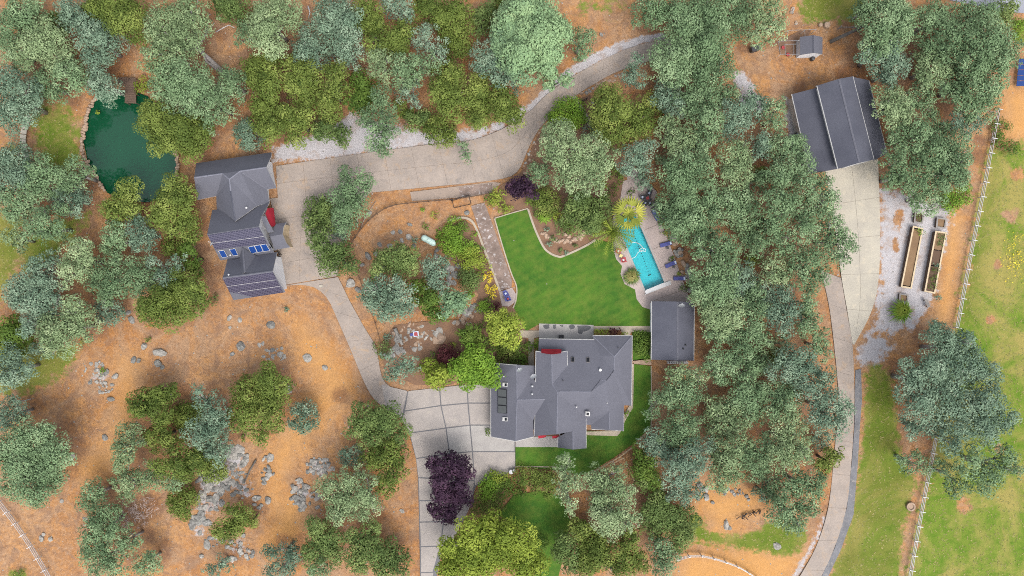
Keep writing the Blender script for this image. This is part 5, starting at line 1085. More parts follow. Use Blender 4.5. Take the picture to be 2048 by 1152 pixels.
# palms
def palm(x, y, r, ht, fan, label):
    b = U(x, y, ht); root = empty('palm_tree', (b[0], b[1], 0), label, 'palm tree'); m = MB(); m.tube([(0, 0, -.2), (.05, 0, ht * .5), (0, 0, ht)], [.3, .22, .2], 9); m.build('trunk', M['bark'], root)
    n = 24 if fan else 40; R = r * S
    for i in range(n):
        th = i * 2.39996 + rng.uniform(-.15, .15); el = 1.35 - 1.6 * (i / n) + rng.uniform(-.08, .08); d = np.array((math.cos(th), math.sin(th), 0)); s = np.array((-d[1], d[0], 0)); Vs = []
        if fan:
            st = R * (.10 if i < 8 else .46); hub = d * st * math.cos(el) + np.array((0, 0, ht + st * math.sin(el)))
            for q in np.linspace(-1.0, 1.0, 7) * (1.6 if i < 7 else 1):
                dd = d * math.cos(q) + s * math.sin(q); tip = hub + dd * R * (.42 if i < 8 else .56) * (1 - .12 * abs(q)) + np.array((0, 0, R * .5 * math.sin(el) * math.cos(q) * .7 - .18)); pw = np.cross(dd, (0, 0, 1)) * .12
                mid = (hub + tip) / 2 + (0, 0, .06); Vs.append([hub - pw * .2, hub + pw * .2, mid + pw, mid - pw]); Vs.append([mid - pw, mid + pw, tip + pw * .2, tip - pw * .2])
            pw = s * .03; Vs.append([np.array((0, 0, ht)) - pw, np.array((0, 0, ht)) + pw, hub + pw, hub - pw])
        else:
            pts = [d * R * 1.08 * q * math.cos(el * (1 - q * .6)) + np.array((0, 0, ht + R * (math.sin(el) * q - .55 * q * q))) for q in np.linspace(0, 1, 7)]
            for a_, b_ in zip(pts[:-1], pts[1:]):
                Vs.append([a_ - s * .03, a_ + s * .03, b_ + s * .03, b_ - s * .03])
                for sg in (-1, 1):
                    for f_ in (0, .5):
                        o_ = a_ + (b_ - a_) * f_; tip = o_ + s * sg * .42 + d * .42 + np.array((0, 0, -.10)); Vs.append([o_, o_ + (b_ - a_) * .22, tip + d * .02, tip])
        Vs = np.array(Vs); link('frond', leaf_mesh('frond', Vs, np.clip(rng.normal(.30 if fan else .2, .22, 1) + rng.normal(0, .07, len(Vs)), 0, 1), LM['F' if fan else 'Y' if i % 3 else 'L']), root)
palm(1258, 427, 35, 7.0, True, 'yellow-green fan palm at the upper end of the pool'); palm(1224, 462, 44, 3.0, False, 'arching feather-leaved palm between garden bed and pool')
# ---------------------------------------------------------------- rocks
import bmesh
ROCKS = {}
for mt in ('rock', 'rockdark', 'rocktan'):
    ROCKS[mt] = []
    for k in range(5):
        bm = bmesh.new(); bmesh.ops.create_icosphere(bm, subdivisions=2, radius=1); a, b = rng.normal(size=(2, 6, 3))
        for v in bm.verts:
            p = np.array(v.co); f = 1 + .13 * sum(math.sin(1.9 * (p @ a[i]) + i) for i in range(4)); f = min(f, 1.25)
            for i in range(5):
                nn = b[i] / np.linalg.norm(b[i]); h_ = p @ nn * f
                if h_ > .72: f *= .72 / h_
            v.co = p * f
        me = bpy.data.meshes.new('rock'); bm.to_mesh(me); bm.free(); me.materials.append(M[mt]); ROCKS[mt].append(me)
def rock(x, y, r, mt='rock', parent=None, asp=None, rz=None, h=None, name='rock'):
    R = r * S; asp = asp or rng.uniform(.6, 1); p = U(x, y, 0); hh = (h or rng.uniform(.35, .5)) * R
    o = link(name, ROCKS[mt][int(rng.integers(5))], None, (p[0], p[1], hh * .1 - .08), rng.uniform(0, 6.28) if rz is None else rz, (R, R * asp, hh))
    if parent: par(o, parent)
    return o
BOULDERS = [(585, 183, 0)] + [(287, 693, 9), (319, 705, 13), (267, 720, 8), (277, 722, 6), (316, 728, 9), (324, 735, 6), (194, 740, 7), (212, 745, 9), (230, 752, 7), (180, 765, 6), (263, 640, 9), (257, 625, 7), (458, 636, 6), (480, 640, 5), (541, 650, 10), (481, 692, 11), (465, 708, 6), (545, 700, 6), (518, 690, 5), (460, 655, 4), (222, 798, 8), (210, 876, 8), (143, 915, 8), (541, 648, 7), (563, 696, 5), (545, 713, 5), (526, 687, 5), (560, 710, 7), (615, 715, 9), (650, 735, 6), (700, 567, 10), (716, 580, 8), (736, 512, 10), (751, 507, 6), (724, 530, 6), (780, 490, 5), (820, 449, 6), (800, 463, 6), (785, 465, 5), (817, 475, 8), (803, 480, 4), (827, 493, 6), (803, 483, 5), (780, 491, 6), (759, 489, 6), (874, 500, 8), (871, 513, 7), (896, 534, 9), (908, 550, 10), (934, 425, 6), (740, 425, 5), (877, 628, 7), (1453, 1050, 9), (1458, 1056, 6), (1413, 980, 7), (1425, 1005, 5), (1494, 993, 5), (1470, 990, 4), (1497, 1000, 4), (100, 1078, 6), (82, 1077, 7), (86, 1070, 5), (123, 1003, 5), (804, 1022, 5), (170, 1038, 5), (1555, 1092, 8), (1186, 207, 5), (1203, 69, 5), (415, 1090, 10), (402, 1112, 6), (345, 940, 5), (1820, 1014, 7)]
for x, y, r in BOULDERS:
    if r:
        o = rock(x, y, r, 'rockdark' if (x * 7 + y) % 3 == 0 else 'rock', name='boulder'); note(o, f'{"large " if r > 9 else "small " if r < 6 else ""}{"dark" if (x * 7 + y) % 3 == 0 else "pale grey"} boulder {where(x, y)}', x, 'boulder', 'scattered boulders')
def outcrop(label, blobs, mt=('rock', 'rockdark'), name='rock_outcrop', h=None):
    cx, cy = blobs[0][0], blobs[0][1]; root = empty(name, U(cx, cy, 0), label, 'rocks'); bpy.context.view_layer.update()
    for x, y, rx, ry, n, r0, r1 in blobs:
        for _ in range(n):
            a = rng.uniform(0, 6.28); q = math.sqrt(rng.random()); rock(x + rx * q * math.cos(a), y + ry * q * math.sin(a), rng.uniform(r0, r1), mt[int(rng.integers(len(mt)))], root, h=h)
    return root
outcrop('grey lichen rock outcrop spreading below the olive live oak in the lower left', [(470, 915, 26, 22, 34, 3, 10), (430, 960, 36, 22, 44, 3, 10), (420, 1000, 26, 26, 34, 3, 9), (480, 970, 26, 28, 34, 2.5, 7), (400, 1050, 16, 28, 10, 5, 14)], h=.3)
outcrop('small stones scattered beneath the grey outcrop near the bottom edge', [(480, 1095, 30, 30, 22, 3, 7), (430, 1075, 24, 20, 12, 3, 7)])
outcrop('lichen-covered rocks to the left of the pale sage oak near the bottom', [(640, 935, 28, 20, 44, 2.5, 6.5), (600, 990, 18, 36, 52, 2.5, 6.5), (630, 1000, 12, 20, 14, 2.5, 6)], h=.4)
outcrop('dark rocks along the dirt track in the lower left', [(535, 940, 14, 30, 16, 3, 8), (520, 1000, 18, 16, 10, 4, 8)], ('rockdark', 'rock'))
outcrop('rock garden of pale stones around the flag-coloured mat', [(840, 668, 50, 22, 46, 2.5, 6), (795, 690, 16, 26, 16, 4, 9), (882, 675, 12, 12, 5, 7, 13), (930, 640, 26, 12, 14, 3, 8), (830, 695, 20, 8, 8, 3, 7)], ('rock', 'rocktan', 'rock'))
outcrop('small pale stones on dirt left of the round sage bush', [(550, 710, 26, 14, 20, 2, 5), (190, 745, 24, 24, 26, 2, 5), (570, 780, 12, 10, 8, 3, 6), (210, 775, 16, 12, 12, 2, 5)], ('rock',))
outcrop('grey stones in the dirt hollow right of the blue-green oaks', [(1405, 985, 16, 18, 10, 3, 7), (1470, 985, 24, 10, 14, 2, 5)])
outcrop('grey rocks under the oaks at the lower driveway edge', [(940, 620, 20, 14, 10, 4, 9), (905, 545, 14, 22, 10, 4, 9)])
pb = empty('pond_edging', U(175, 270, 0), 'tan edging stones lining the left bank of the pond', 'stone edging'); bpy.context.view_layer.update()
for i, (x, y) in enumerate(smooth_line([(190, 196), (180, 214), (172, 240), (167, 268), (163, 290), (168, 312), (176, 330), (190, 352), (198, 366), (208, 380)], 34)): rock(x + rng.uniform(-1.5, 1.5), y, rng.uniform(3.5, 6), 'rocktan', pb, h=.6)
pb = empty('pond_edging', U(352, 320, 0), 'tan edging stones on the right bank of the pond', 'stone edging'); bpy.context.view_layer.update()
for x, y in smooth_line([(345, 288), (352, 310), (354, 330), (354, 350)], 13): rock(x + rng.uniform(-2, 2), y, rng.uniform(3, 5), 'rocktan', pb, h=.6)
gw = empty('garden_rock_wall', U(1130, 485, 0), 'curved tan boulder wall in the bed above the lawn', 'rock wall'); bpy.context.view_layer.update()
for x, y in list(smooth_line([(1084, 464), (1096, 474), (1110, 480), (1126, 483), (1146, 480), (1164, 470), (1182, 462)], 20)) + [(1130, 470), (1138, 474), (1170, 465), (1160, 478), (1176, 466)]: rock(x, y + rng.uniform(-2, 2), rng.uniform(4, 7.5), 'rocktan', gw, h=.7)
outcrop('grey and brown boulders retaining the slope right of the pool deck', [(1345, 480, 8, 10, 7, 5, 9), (1358, 505, 10, 14, 10, 4, 8), (1372, 545, 12, 20, 12, 4, 8), (1310, 412, 16, 12, 9, 5, 9), (1376, 585, 6, 8, 4, 4, 7)], ('rock', 'rocktan', 'rockdark'), 'retaining_boulders', .7)
gw = empty('drive_edge_rocks', U(1060, 310, 0), 'row of tan rocks along the inner edge of the upper driveway', 'rocks'); bpy.context.view_layer.update()
for x, y in list(smooth_line([(1050, 350), (1056, 322), (1070, 290), (1088, 258), (1098, 242)], 24)) + list(smooth_line([(1165, 190), (1195, 172), (1225, 158), (1245, 148)], 22)): rock(x + rng.uniform(-5, 5), y + rng.uniform(-4, 4), rng.uniform(2.5, 5), 'rocktan' if rng.random() < .6 else 'rock', gw)
bp_ = outcrop('small heap of pale bricks at the top beside the green grass', [(1583, 20, 7, 6, 14, 2.2, 3.2), (1593, 44, 4, 3, 4, 2.5, 4)], ('rocktan', 'rock'), 'brick_heap', .8)
# pebbles too many to count
n = 5200; px_ = rng.uniform(-20, 2070, n); py_ = rng.uniform(-20, 1170, n); gi = np.clip(((py_ * -1 + 576) * S + 60) / .45, 0, None)
ix = np.clip(np.round(((px_ - 1024) * S + 100) / .45).astype(int) + 6, 0, nx - 1); iy = np.clip(np.round(((576 - py_) * S + 60) / .45).astype(int) + 6, 0, ny - 1)
ok = (grass[iy, ix] < .3) & (hollow[iy, ix] < .1) & (pool_d[iy, ix] < -30) & (rng.random(n) < .35 + litter_shade[iy, ix] * .4)
Vp, Qp = [], []; cube = np.array([(-1, -1, -.5), (1, -1, -.5), (1, 1, -.5), (-1, 1, -.5), (-.6, -.5, .6), (.5, -.6, .6), (.6, .5, .5), (-.5, .6, .6)])
cq = np.array([(4, 5, 6, 7), (0, 1, 5, 4), (1, 2, 6, 5), (2, 3, 7, 6), (3, 0, 4, 7)])
for x, y, i, j in zip(px_[ok], py_[ok], iy[ok], ix[ok]):
    th = rng.uniform(0, 6.28); s_ = rng.uniform(.05, .15) * np.array((1, rng.uniform(.6, 1), .7)); v = cube * s_; c_, s2 = math.cos(th), math.sin(th)
    w_ = np.stack([v[:, 0] * c_ - v[:, 1] * s2, v[:, 0] * s2 + v[:, 1] * c_, v[:, 2]], 1) + np.array((*U(x, y)[:2], GZ[i, j] + .02)); Qp.append(cq + len(Vp) * 8); Vp.append(w_)
me = bpy.data.meshes.new('pebbles'); fast_mesh(me, np.concatenate(Vp), np.concatenate(Qp)); me.materials.append(M['rock']); props(link('pebbles', me), 'loose pale pebbles scattered over the bare orange dirt', 'pebbles', kind='stuff')
# dry grass tufts on the meadow and dirt, too many to count
n = 40000; px_ = rng.uniform(0, 2060, n); py_ = rng.uniform(-20, 1170, n)
ix = np.clip(np.round(((px_ - 1024) * S + 100) / .45).astype(int) + 6, 0, nx - 1); iy = np.clip(np.round(((576 - py_) * S + 60) / .45).astype(int) + 6, 0, ny - 1)
ok = (grass[iy, ix] > .45) & (gravel[iy, ix] < .3); px_, py_, gz_ = px_[ok], py_[ok], GZ[iy, ix][ok]; n = len(px_); bx_ = np.stack([(px_ - 1024) * S, (576 - py_) * S, gz_], 1); th = rng.uniform(0, 6.28, (n, 3)); Vq = []
for k in range(3):
    d = np.stack([np.cos(th[:, k]), np.sin(th[:, k]), np.zeros(n)], 1); s_ = np.stack([-d[:, 1], d[:, 0], d[:, 2]], 1) * .07; tip = bx_ + d * rng.uniform(.08, .3, n)[:, None] + np.array((0, 0, 1)) * rng.uniform(.02, .07, n)[:, None]; Vq.append(np.stack([bx_ - s_, bx_ + s_, tip + s_ * .3, tip - s_ * .3], 1))
props(link('meadow_grass', leaf_mesh('meadow_grass', np.concatenate(Vq), np.tile(np.clip(rng.normal(.4, .25, n), 0, 1), 3), LM['N'])), 'loose tufts of grass over the meadow and verges', 'grass', kind='stuff')
n = 240; fx, fy = rng.normal(2030, 14, n), rng.normal(515, 24, n); c_ = np.stack([(fx - 1024) * S, (576 - fy) * S, rng.uniform(.1, .3, n)], 1); a_ = rng.normal(0, .075, (n, 3)); b_ = rng.normal(0, .075, (n, 3)); a_[:, 2] *= .3; b_[:, 2] *= .3
props(link('wildflowers', leaf_mesh('wildflowers', np.stack([c_ - a_, c_ + b_, c_ + a_, c_ - b_], 1), rng.random(n), LM['O'])), 'patch of small yellow wildflowers in the right hand meadow', 'flowers', kind='stuff')
# ---------------------------------------------------------------- fences
def rail_fence(pts, label, spacing=2.45, rails=(.42, .80, 1.18), mat='white', name='rail_fence', post=(.13, .13, 1.35), rail=(.045, .14), bracket=True):
    P = [np.array(U(*p)[:2]) for p in pts]; root = empty(name, (*P[0], 0), label, 'fence'); bpy.context.view_layer.update()
    D = np.concatenate([[0], np.cumsum([np.linalg.norm(b - a) for a, b in zip(P[:-1], P[1:])])]); n = max(1, int(D[-1] / spacing)); ss = np.linspace(0, D[-1], n + 1)
    Q = np.stack([np.interp(ss, D, [p[k] for p in P]) for k in (0, 1)], 1); m = MB(); m.box((0, 0, post[2] / 2 - .1), post); m.box((0, 0, post[2] - .08), (post[0] * 1.5, post[1] * 1.5, .05)); pm = m.mesh('post', M[mat])
    if bracket:
        m2 = MB(); m2.box((0, 0, post[2] * .5 - .1), (.10, .10, post[2])); m2.box((0, 0, post[2] - .12), (.09, .95, .07)); pm2 = m2.mesh('post', M[mat])
    for i, q in enumerate(Q):
        d = Q[min(i + 1, n)] - Q[max(i - 1, 0)]; par(link('post', pm2 if bracket else pm, loc=(*q, 0), rz=math.atan2(d[1], d[0])), root)
    for a, b in zip(Q[:-1], Q[1:]):
        d = b - a; L = np.linalg.norm(d)
        for z in rails: m = MB(); m.box((*(a + b) / 2, z), (L - .02, rail[0], rail[1]), math.atan2(d[1], d[0])); par(m.build('rail', M[mat]), root)
    return root
rail_fence([(1990, 222), (1976, 300), (1957, 400), (1935, 510), (1908, 655)], 'white three-rail fence running down the right side above the big oak', 2.4)
rail_fence([(1866, 875), (1848, 965), (1832, 1050), (1812, 1165)], 'white three-rail fence leaving the big oak toward the bottom right', 2.4)
rail_fence([(4, 1000), (38, 1045), (72, 1095), (110, 1160)], 'white three-rail fence crossing bare dirt in the lower left corner', 2.2)
rail_fence([tuple(p) for p in smooth_line([(1352, 1116), (1370, 1110), (1392, 1107), (1420, 1112), (1450, 1121), (1480, 1133), (1515, 1156)], 14)], 'curved white rail fence on bare dirt at the bottom edge', 2.0, bracket=False)
rail_fence([(1676, 58), (1700, 57), (1742, 57), (1800, 60), (1850, 62)], 'grey-white plank fence partly hidden under oaks above the barn', 2.4, (.4, .8), 'wood_grey', bracket=False)
rail_fence([tuple(p) for p in smooth_line([(700, 494), (712, 474), (730, 450), (755, 428), (780, 413), (810, 408), (850, 404), (900, 400), (945, 394), (985, 386)], 26)], 'brown wire fence curving round the propane tank enclosure', 1.8, (.35, .7, 1.05), 'rust', 'wire_fence', (.10, .10, 1.25), (.05, .06), False)
rail_fence([(697, 494), (704, 520), (722, 560), (735, 600), (752, 645), (764, 690)], 'brown wire fence along the curving driveway below the forecourt trees', 1.8, (.4, .9), 'rust', 'wire_fence', (.09, .09, 1.2), (.04, .05), False)
rail_fence([(1303, 853), (1282, 872), (1258, 898), (1232, 916), (1186, 941)], 'pale wooden edge fence around the lower house lawn', 2.2, (.5, .9), 'wood_pale', 'wood_fence', (.1, .1, 1.1), (.05, .10), False)
rail_fence([(1224, 926), (1246, 913), (1266, 958)], 'short pale wooden fence corner beside the lower house lawn', 2.0, (.5, .9), 'wood_pale', 'wood_fence', (.1, .1, 1.1), (.05, .10), False)
rail_fence([(1303, 848), (1334, 847)], 'single pale wooden rail under the oaks right of the house lawn', 2.4, (.7,), 'wood_pale', 'wood_fence', (.1, .1, .9), (.06, .10), False)
def gate(p0, p1, label, mat='black', h=1.3):
    a, b = np.array(U(*p0)), np.array(U(*p1)); root = empty('gate', a, label, 'gate'); bpy.context.view_layer.update(); d = b - a; L = np.linalg.norm(d); rz = math.atan2(d[1], d[0])
    for q in (a, b): rod(root, [q + (0, 0, -.1), q + (0, 0, h + .15)], .06, mat, 'post')
    for z in (.15, h): rod(root, [a + (0, 0, z), b + (0, 0, z)], .045, mat, 'rail')
    for t_ in np.linspace(.1, .9, 9): q = a + d * t_; rod(root, [q + (0, 0, .15), q + (0, 0, h)], .02, mat, 'bar')
gate((903, 402), (938, 392), 'black metal gate in the brown wire fence'); gate((1159, 207), (1173, 200), 'black metal garden gate at the concrete gate path')
rod2 = empty('gate', U(905, 414), 'open black gate frame standing behind the wire fence', 'gate'); bpy.context.view_layer.update()
for a, b in (((904, 398), (908, 416)), ((908, 416), (942, 408)), ((942, 408), (938, 390))): rod(rod2, [U(*a, .1), U(*b, .1)], .05, 'black', 'rail')
# ---------------------------------------------------------------- dock, tank, beds, furniture
dock = empty('pond_dock', U(258, 185), 'brown wooden dock with railings at the top of the pond', 'dock'); bpy.context.view_layer.update()
Zt = zoomer(0, 0, 3)
for i in range(11): v = 508 + i * 10.6; m = MB(); a, b = np.array(Zt(749, v, .25)), np.array(Zt(817, v + 2, .25)); d = b - a; m.box((a + b) / 2, (np.linalg.norm(d), .27, .06), math.atan2(d[1], d[0])); par(m.build('plank', M['wood']), dock)
for i in range(8): u = 712 + i * 13.5; m = MB(); a, b = np.array(Zt(u, 466, .3)), np.array(Zt(u + 2, 505, .3)); d = b - a; m.box((a + b) / 2, (np.linalg.norm(d), .35, .06), math.atan2(d[1], d[0])); par(m.build('plank', M['wood']), dock)
for pts in ([(712, 464, 1.2), (812, 470, 1.2)], [(712, 464, 1.2), (714, 500, 1.2)], [(714, 500, 1.2), (748, 505, 1.2)], [(812, 470, 1.2), (814, 510, 1.2)], [(800, 510, 1.2), (806, 560, 1.2)], [(744, 505, 1.2), (742, 545, 1.2)]): rod(dock, [Zt(*p) for p in pts], .05, 'wood', 'rail')
for u, v in ((712, 464), (812, 470), (714, 500), (814, 510), (806, 560), (742, 545), (762, 466), (752, 615), (814, 617)): q = Zt(u, v, 1.2); rod(dock, [(q[0], q[1], -1.3), q], .06, 'wood', 'post')
path = empty('stepping_path', U(52, 270), 'curved path of pale rectangular slabs left of the oval grass', 'path'); bpy.context.view_layer.update()
pts = smooth_line([(58, 232), (50, 252), (46, 275), (47, 295), (54, 315)], 10)
for a, b in zip(pts[:-1], pts[1:]): d = b - a; c_ = (a + b) / 2; m = MB(); m.box(U(*c_, .02), (np.linalg.norm(d) * S - .12, 1.0, .12), math.atan2(-d[1], d[0])); par(m.build('slab', M['concrete3']), path)
a, b = np.array(U(843, 473, .75)), np.array(U(872, 489, .75)); root = empty('propane_tank', (*((a + b) / 2)[:2], 0), 'pale green horizontal propane tank on bare orange dirt', 'tank'); bpy.context.view_layer.update()
d = b - a; L = np.linalg.norm(d); e = d / L; prof = [(0, .05), (.08, .3), (.25, .47), (.5, .55)]; m = MB()
m.tube([a + e * s_ for s_, _ in prof] + [b - e * s_ for s_, _ in prof[::-1]], [r_ for _, r_ in prof] + [r_ for _, r_ in prof[::-1]], 16); par(m.build('shell', M['teal'], smooth=True), root)
m = MB(); m.lathe([(.22, .5), (.22, .66), (.12, .72)], (*((a + b) / 2)[:2], .75), 12); par(m.build('valve_dome', M['teal']), root)
for q in (.22, .78): p = a + d * q; m = MB(); m.box((p[0], p[1], .12), (.25, .9, .34), math.atan2(d[1], d[0])); par(m.build('saddle', M['trim']), root)
def bed(c4, h, label, fills, mat='wood_pale'):
    P = [np.array(U(*p, h)) for p in c4]; c = sum(P) / 4; root = empty('raised_bed', (c[0], c[1], 0), label, 'raised bed'); bpy.context.view_layer.update()
    for i in range(4):
        a, b = P[i], P[(i + 1) % 4]; d = b - a; L = np.linalg.norm(d); rz = math.atan2(d[1], d[0]); m = MB(); m.box(((a + b) / 2)[:2].tolist() + [h / 2 - .06], (L, .05, h + .08), rz); par(m.build('board', M['wood']), root); m = MB(); m.box(((a + b) / 2)[:2].tolist() + [h + .02], (L + (.24 if i % 2 else -.27), .25, .05), rz); par(m.build('cap_board', M[mat]), root)
    for q0, q1, mt in fills:
        q = [P[0] + (P[3] - P[0]) * q0, P[1] + (P[2] - P[1]) * q0, P[1] + (P[2] - P[1]) * q1, P[0] + (P[3] - P[0]) * q1]; q = [c_ + (sum(q) / 4 - c_) * .06 for c_ in q]; m = MB(); m.prism([tuple(x[:2]) for x in q], 0.01, h - .1); par(m.build('soil', M[mt]), root)
    return root
bed([(1827, 453), (1845, 458), (1822, 576), (1803, 573)], .8, 'long raised wooden bed filled with bare brown soil', [(0, 1, 'soilbed')])
bed([(1872, 463), (1892, 466), (1869, 586), (1850, 582)], .8, 'long raised wooden bed with grass, dark soil and green netted crop', [(0, .30, 'soilbed'), (.30, .56, 'soildark'), (.56, 1, 'soildark')])
bed([(1831, 425), (1847, 427), (1844, 446), (1829, 444)], .45, 'short raised bed with leafy crop at the top of the brown soil bed', [(0, 1, 'soildark')], 'wood_grey'); bed([(1875, 436), (1892, 438), (1889, 456), (1873, 454)], .45, 'short bare raised bed at the top of the planted long bed', [(0, 1, 'soilbed')], 'wood_grey'); bed([(1800, 588), (1816, 590), (1814, 604), (1799, 602)], .4, 'small raised bed behind the spiky yellow-green shrub', [(0, 1, 'soilbed')], 'wood_grey')
for sp, x, y, r, ph in (('D', 1837, 434, 8, 'leafy green crop filling the short bed'), ('G', 1836, 464, 9, 'leafy green crop in the bare soil bed'), ('M', 1880, 475, 8, 'low green crop at the top of the planted bed'), ('M', 1876, 487, 8, 'low green crop second from the top of the planted bed'), ('D', 1866, 540, 8, 'dark green crop in the planted bed'), ('D', 1863, 556, 8, 'dark green crop lower in the planted bed'), ('D', 1860, 572, 8, 'dark green crop at the lower end of the planted bed'), ('C', 1868, 530, 7, 'blue-green crop in the planted bed')):
    o = shrub(sp, x, y, r, ph, 'crop_plant', .5, .16, cat='crop'); o.location.z = .6
def place(root_name, x, y, rz, label, cat, parts, group=None):
    root = empty(root_name, U(x, y, .07), label, cat, group, rz)
    for nm, m, mt in parts: link(nm, m.mesh(nm, M[mt]), root)
    return root
def lounger_parts():
    out = []
    for sx in (-1, 1):
        for sy in (-1, 1): m = MB(); m.box((sx * .75, sy * .27, .15), (.05, .05, .3)); out.append(('leg', m, 'dark'))
    m = MB(); m.box((0, 0, .3), (1.9, .66, .05)); out.append(('frame', m, 'dark')); m = MB(); m.box((-.3, 0, .37), (1.25, .64, .1)); out.append(('seat_cushion', m, 'bluecloth'))
    m = MB(); n0 = len(m.v); m.prism([(.33, -.32), (.95, -.32), (.95, .32), (.33, .32)], .33, .43); m.v = [(x, y, z + (max(0, x - .33)) * .6) for x, y, z in m.v]; out.append(('back_cushion', m, 'bluecloth')); m = MB(); m.box((.80, 0, .80), (.26, .42, .1)); out.append(('pillow', m, 'bluewhite')); return out
for x, y, a, lab in ((1310, 431, 118, 'blue cushioned lounger highest up the pool deck'), (1330, 489, 15, 'blue cushioned lounger nearest the middle of the pool'), (1340, 529, 24, 'blue cushioned lounger with a side table below the middle one'), (1357, 557, 0, 'blue cushioned lounger closest to the pool house')): place('sun_lounger', x, y, R_(a), lab, 'lounger', lounger_parts(), 'loungers on the pool deck')
def adirondack(c1='redchair', c2='white'):
    out = []
    for sx, sy in ((.3, .3), (.3, -.3), (-.35, .3), (-.35, -.3)): m = MB(); m.box((sx, sy, .2), (.07, .07, .45)); out.append(('leg', m, c1))
    m = MB(); m.box((.05, 0, .36), (.65, .58, .06)); out.append(('seat', m, c1)); m = MB(); m.box((-.36, 0, .66), (.18, .62, .75)); m.v = [(x - (z - .3) * .25, y, z) for x, y, z in m.v]; out.append(('backrest', m, c1))
    for sy in (-1, 1): m = MB(); m.box((.02, sy * .36, .58), (.75, .14, .05)); out.append(('armrest', m, c1))
    m = MB(); m.box((-.1, 0, .46), (.3, .32, .14)); out.append(('cushion', m, c2)); return out
def tbl(c, w_=.5, h=.45):
    m = MB(); m.box((0, 0, h), (w_, w_, .05)); out = [('table_top', m, c)]
    for sx in (-1, 1):
        for sy in (-1, 1): m = MB(); m.box((sx * w_ * .4, sy * w_ * .4, h / 2), (.05, .05, h)); out.append(('leg', m, c))
    return out
place('garden_chair', 1237, 503, R_(-20), 'upper red garden chair on the left pool deck lobe', 'chair', adirondack(), 'red chairs by the pool'); place('garden_chair', 1247, 520, R_(15), 'lower red garden chair on the left pool deck lobe', 'chair', adirondack(), 'red chairs by the pool'); place('side_table', 1241, 512, R_(-22), 'small yellow side table between two red chairs', 'table', tbl('yellow'))
place('side_table', 1346, 533, 0, 'small dark side table beside a blue lounger', 'table', tbl('dark', .4)); place('side_table', 1334, 496, 0, 'small dark side table below the middle blue lounger', 'table', tbl('dark', .4))
place('fire_table', 1294, 397, R_(20), 'square dark table with red centre among dark chairs', 'table', tbl('dark', .95, .5) + [('red_centre', (lambda m: (m.box((0, 0, .54), (.5, .5, .05)), m)[1])(MB()), 'redchair')])
for x, y, a, lab in ((1285, 395, 0, 'dark chair left of the red-centred table'), (1297, 388, -110, 'dark chair above the red-centred table'), (1290, 406, 70, 'dark chair below left of the red-centred table'), (1298, 406, 110, 'dark chair below right of the red-centred table')): place('patio_chair', x, y, R_(a), lab, 'chair', adirondack('dark', 'bluewhite'), 'dark chairs round the table')
place('garden_chair', 1012, 588, R_(-60), 'upper blue chair on the small round patio', 'chair', adirondack('bluecloth', 'bluewhite'), 'blue chairs on the round patio'); place('garden_chair', 1017, 597, R_(20), 'lower blue chair on the small round patio', 'chair', adirondack('bluecloth', 'redchair'), 'blue chairs on the round patio')
place('terrace_chair', 1122, 674, R_(90), 'black chair on the rear terrace against the roof edge', 'chair', adirondack('black', 'dark'))
m = MB(); m.box((0, 0, .5), (1.5, .5, .08)); b2_ = MB(); b2_.box((-.55, 0, .22), (.1, .4, .5)); b3_ = MB(); b3_.box((.55, 0, .22), (.1, .4, .5)); place('wooden_bench', 1851, 606, R_(-68), 'grey wooden bench below the planted long bed', 'bench', [('seat', m, 'wood_grey'), ('leg', b2_, 'wood'), ('leg', b3_, 'wood')])
m = MB(); m.box((0, 0, .02), (.95, .9, .04)); m2 = MB(); m2.box((-.02, 0, .05), (.6, .62, .03)); m3 = MB(); m3.box((-.75, 0, .04), (.5, .45, .1)); place('flag_mat', 832, 668, R_(8), 'red and white flag-coloured mat lying among the garden stones', 'mat', [('base', m, 'bluewhite'), ('red_field', m2, 'redchair'), ('blue_flap', m3, 'bluecloth')])
m = MB(); m.lathe([(.05, -.2), (.32, -.1), (.38, .3), (.36, .55), (.1, .62)], (0, 0, .2), 14); m2 = MB(); m2.lathe([(.25, 0), (.28, .3), (.22, .5), (.06, .55)], (.55, .1, .1), 12); m3 = MB(); m3.tube([(0, 0, .6), (.55, .1, .5)], .06, 6); place('white_cistern', 1022, 942, R_(10), 'white rounded garden tank at the edge of the paved court', 'tank', [('body', m, 'white'), ('small_tank', m2, 'white'), ('pipe', m3, 'white')])
m = MB(); m.box((0, 0, .25), (.55, .4, .5)); place('utility_box', 642, 572, 0, 'tiny pale utility cover at the edge of the curving driveway', 'box', [('cover', m, 'concrete3')]).scale = (1, 1, .15)
m = MB(); m.lathe([(.3, 0), (.34, .9), (.3, 1.0)], (0, 0, 0), 12); m2 = MB(); m2.box((.45, -.6, .45), (.6, .8, .9)); m3 = MB(); m3.box((0, 0, 1.03), (.4, .3, .06)); place('trash_bin', 1591, 270, R_(20), 'dark bin with pale lid against the left barn wall', 'bin', [('body', m, 'dark'), ('crate', m2, 'dark'), ('lid', m3, 'bluewhite')])
m = MB(); m.box((0, 0, .5), (1.3, .7, .9)); m.box((.1, 0, 1.0), (1.5, .8, .12)); place('dark_crate', 1507, 101, R_(15), 'dark box with pale front edge at the oak above the barn', 'crate', [('body', m, 'dark')])
for i, (x, y, w_) in enumerate(((1640, 51, .35), (1653, 51, .55))): m = MB(); m.lathe([(w_, 0), (w_ * .92, .4), (w_ * .5, .45)], (0, 0, 0), 9); place('stump', x, y, 0, ('narrow', 'wide')[i] + ' pale stump above the small shed', 'stump', [('wood', m, 'rocktan')])
m = MB(); m.lathe([(.75, 0), (.75, .25), (.5, .25), (.45, .1)], (0, 0, 0), 16); place('ring_planter', 1821, 1013, 0, 'round tan stone ring beside the lower right white fence', 'planter', [('ring', m, 'rocktan')])
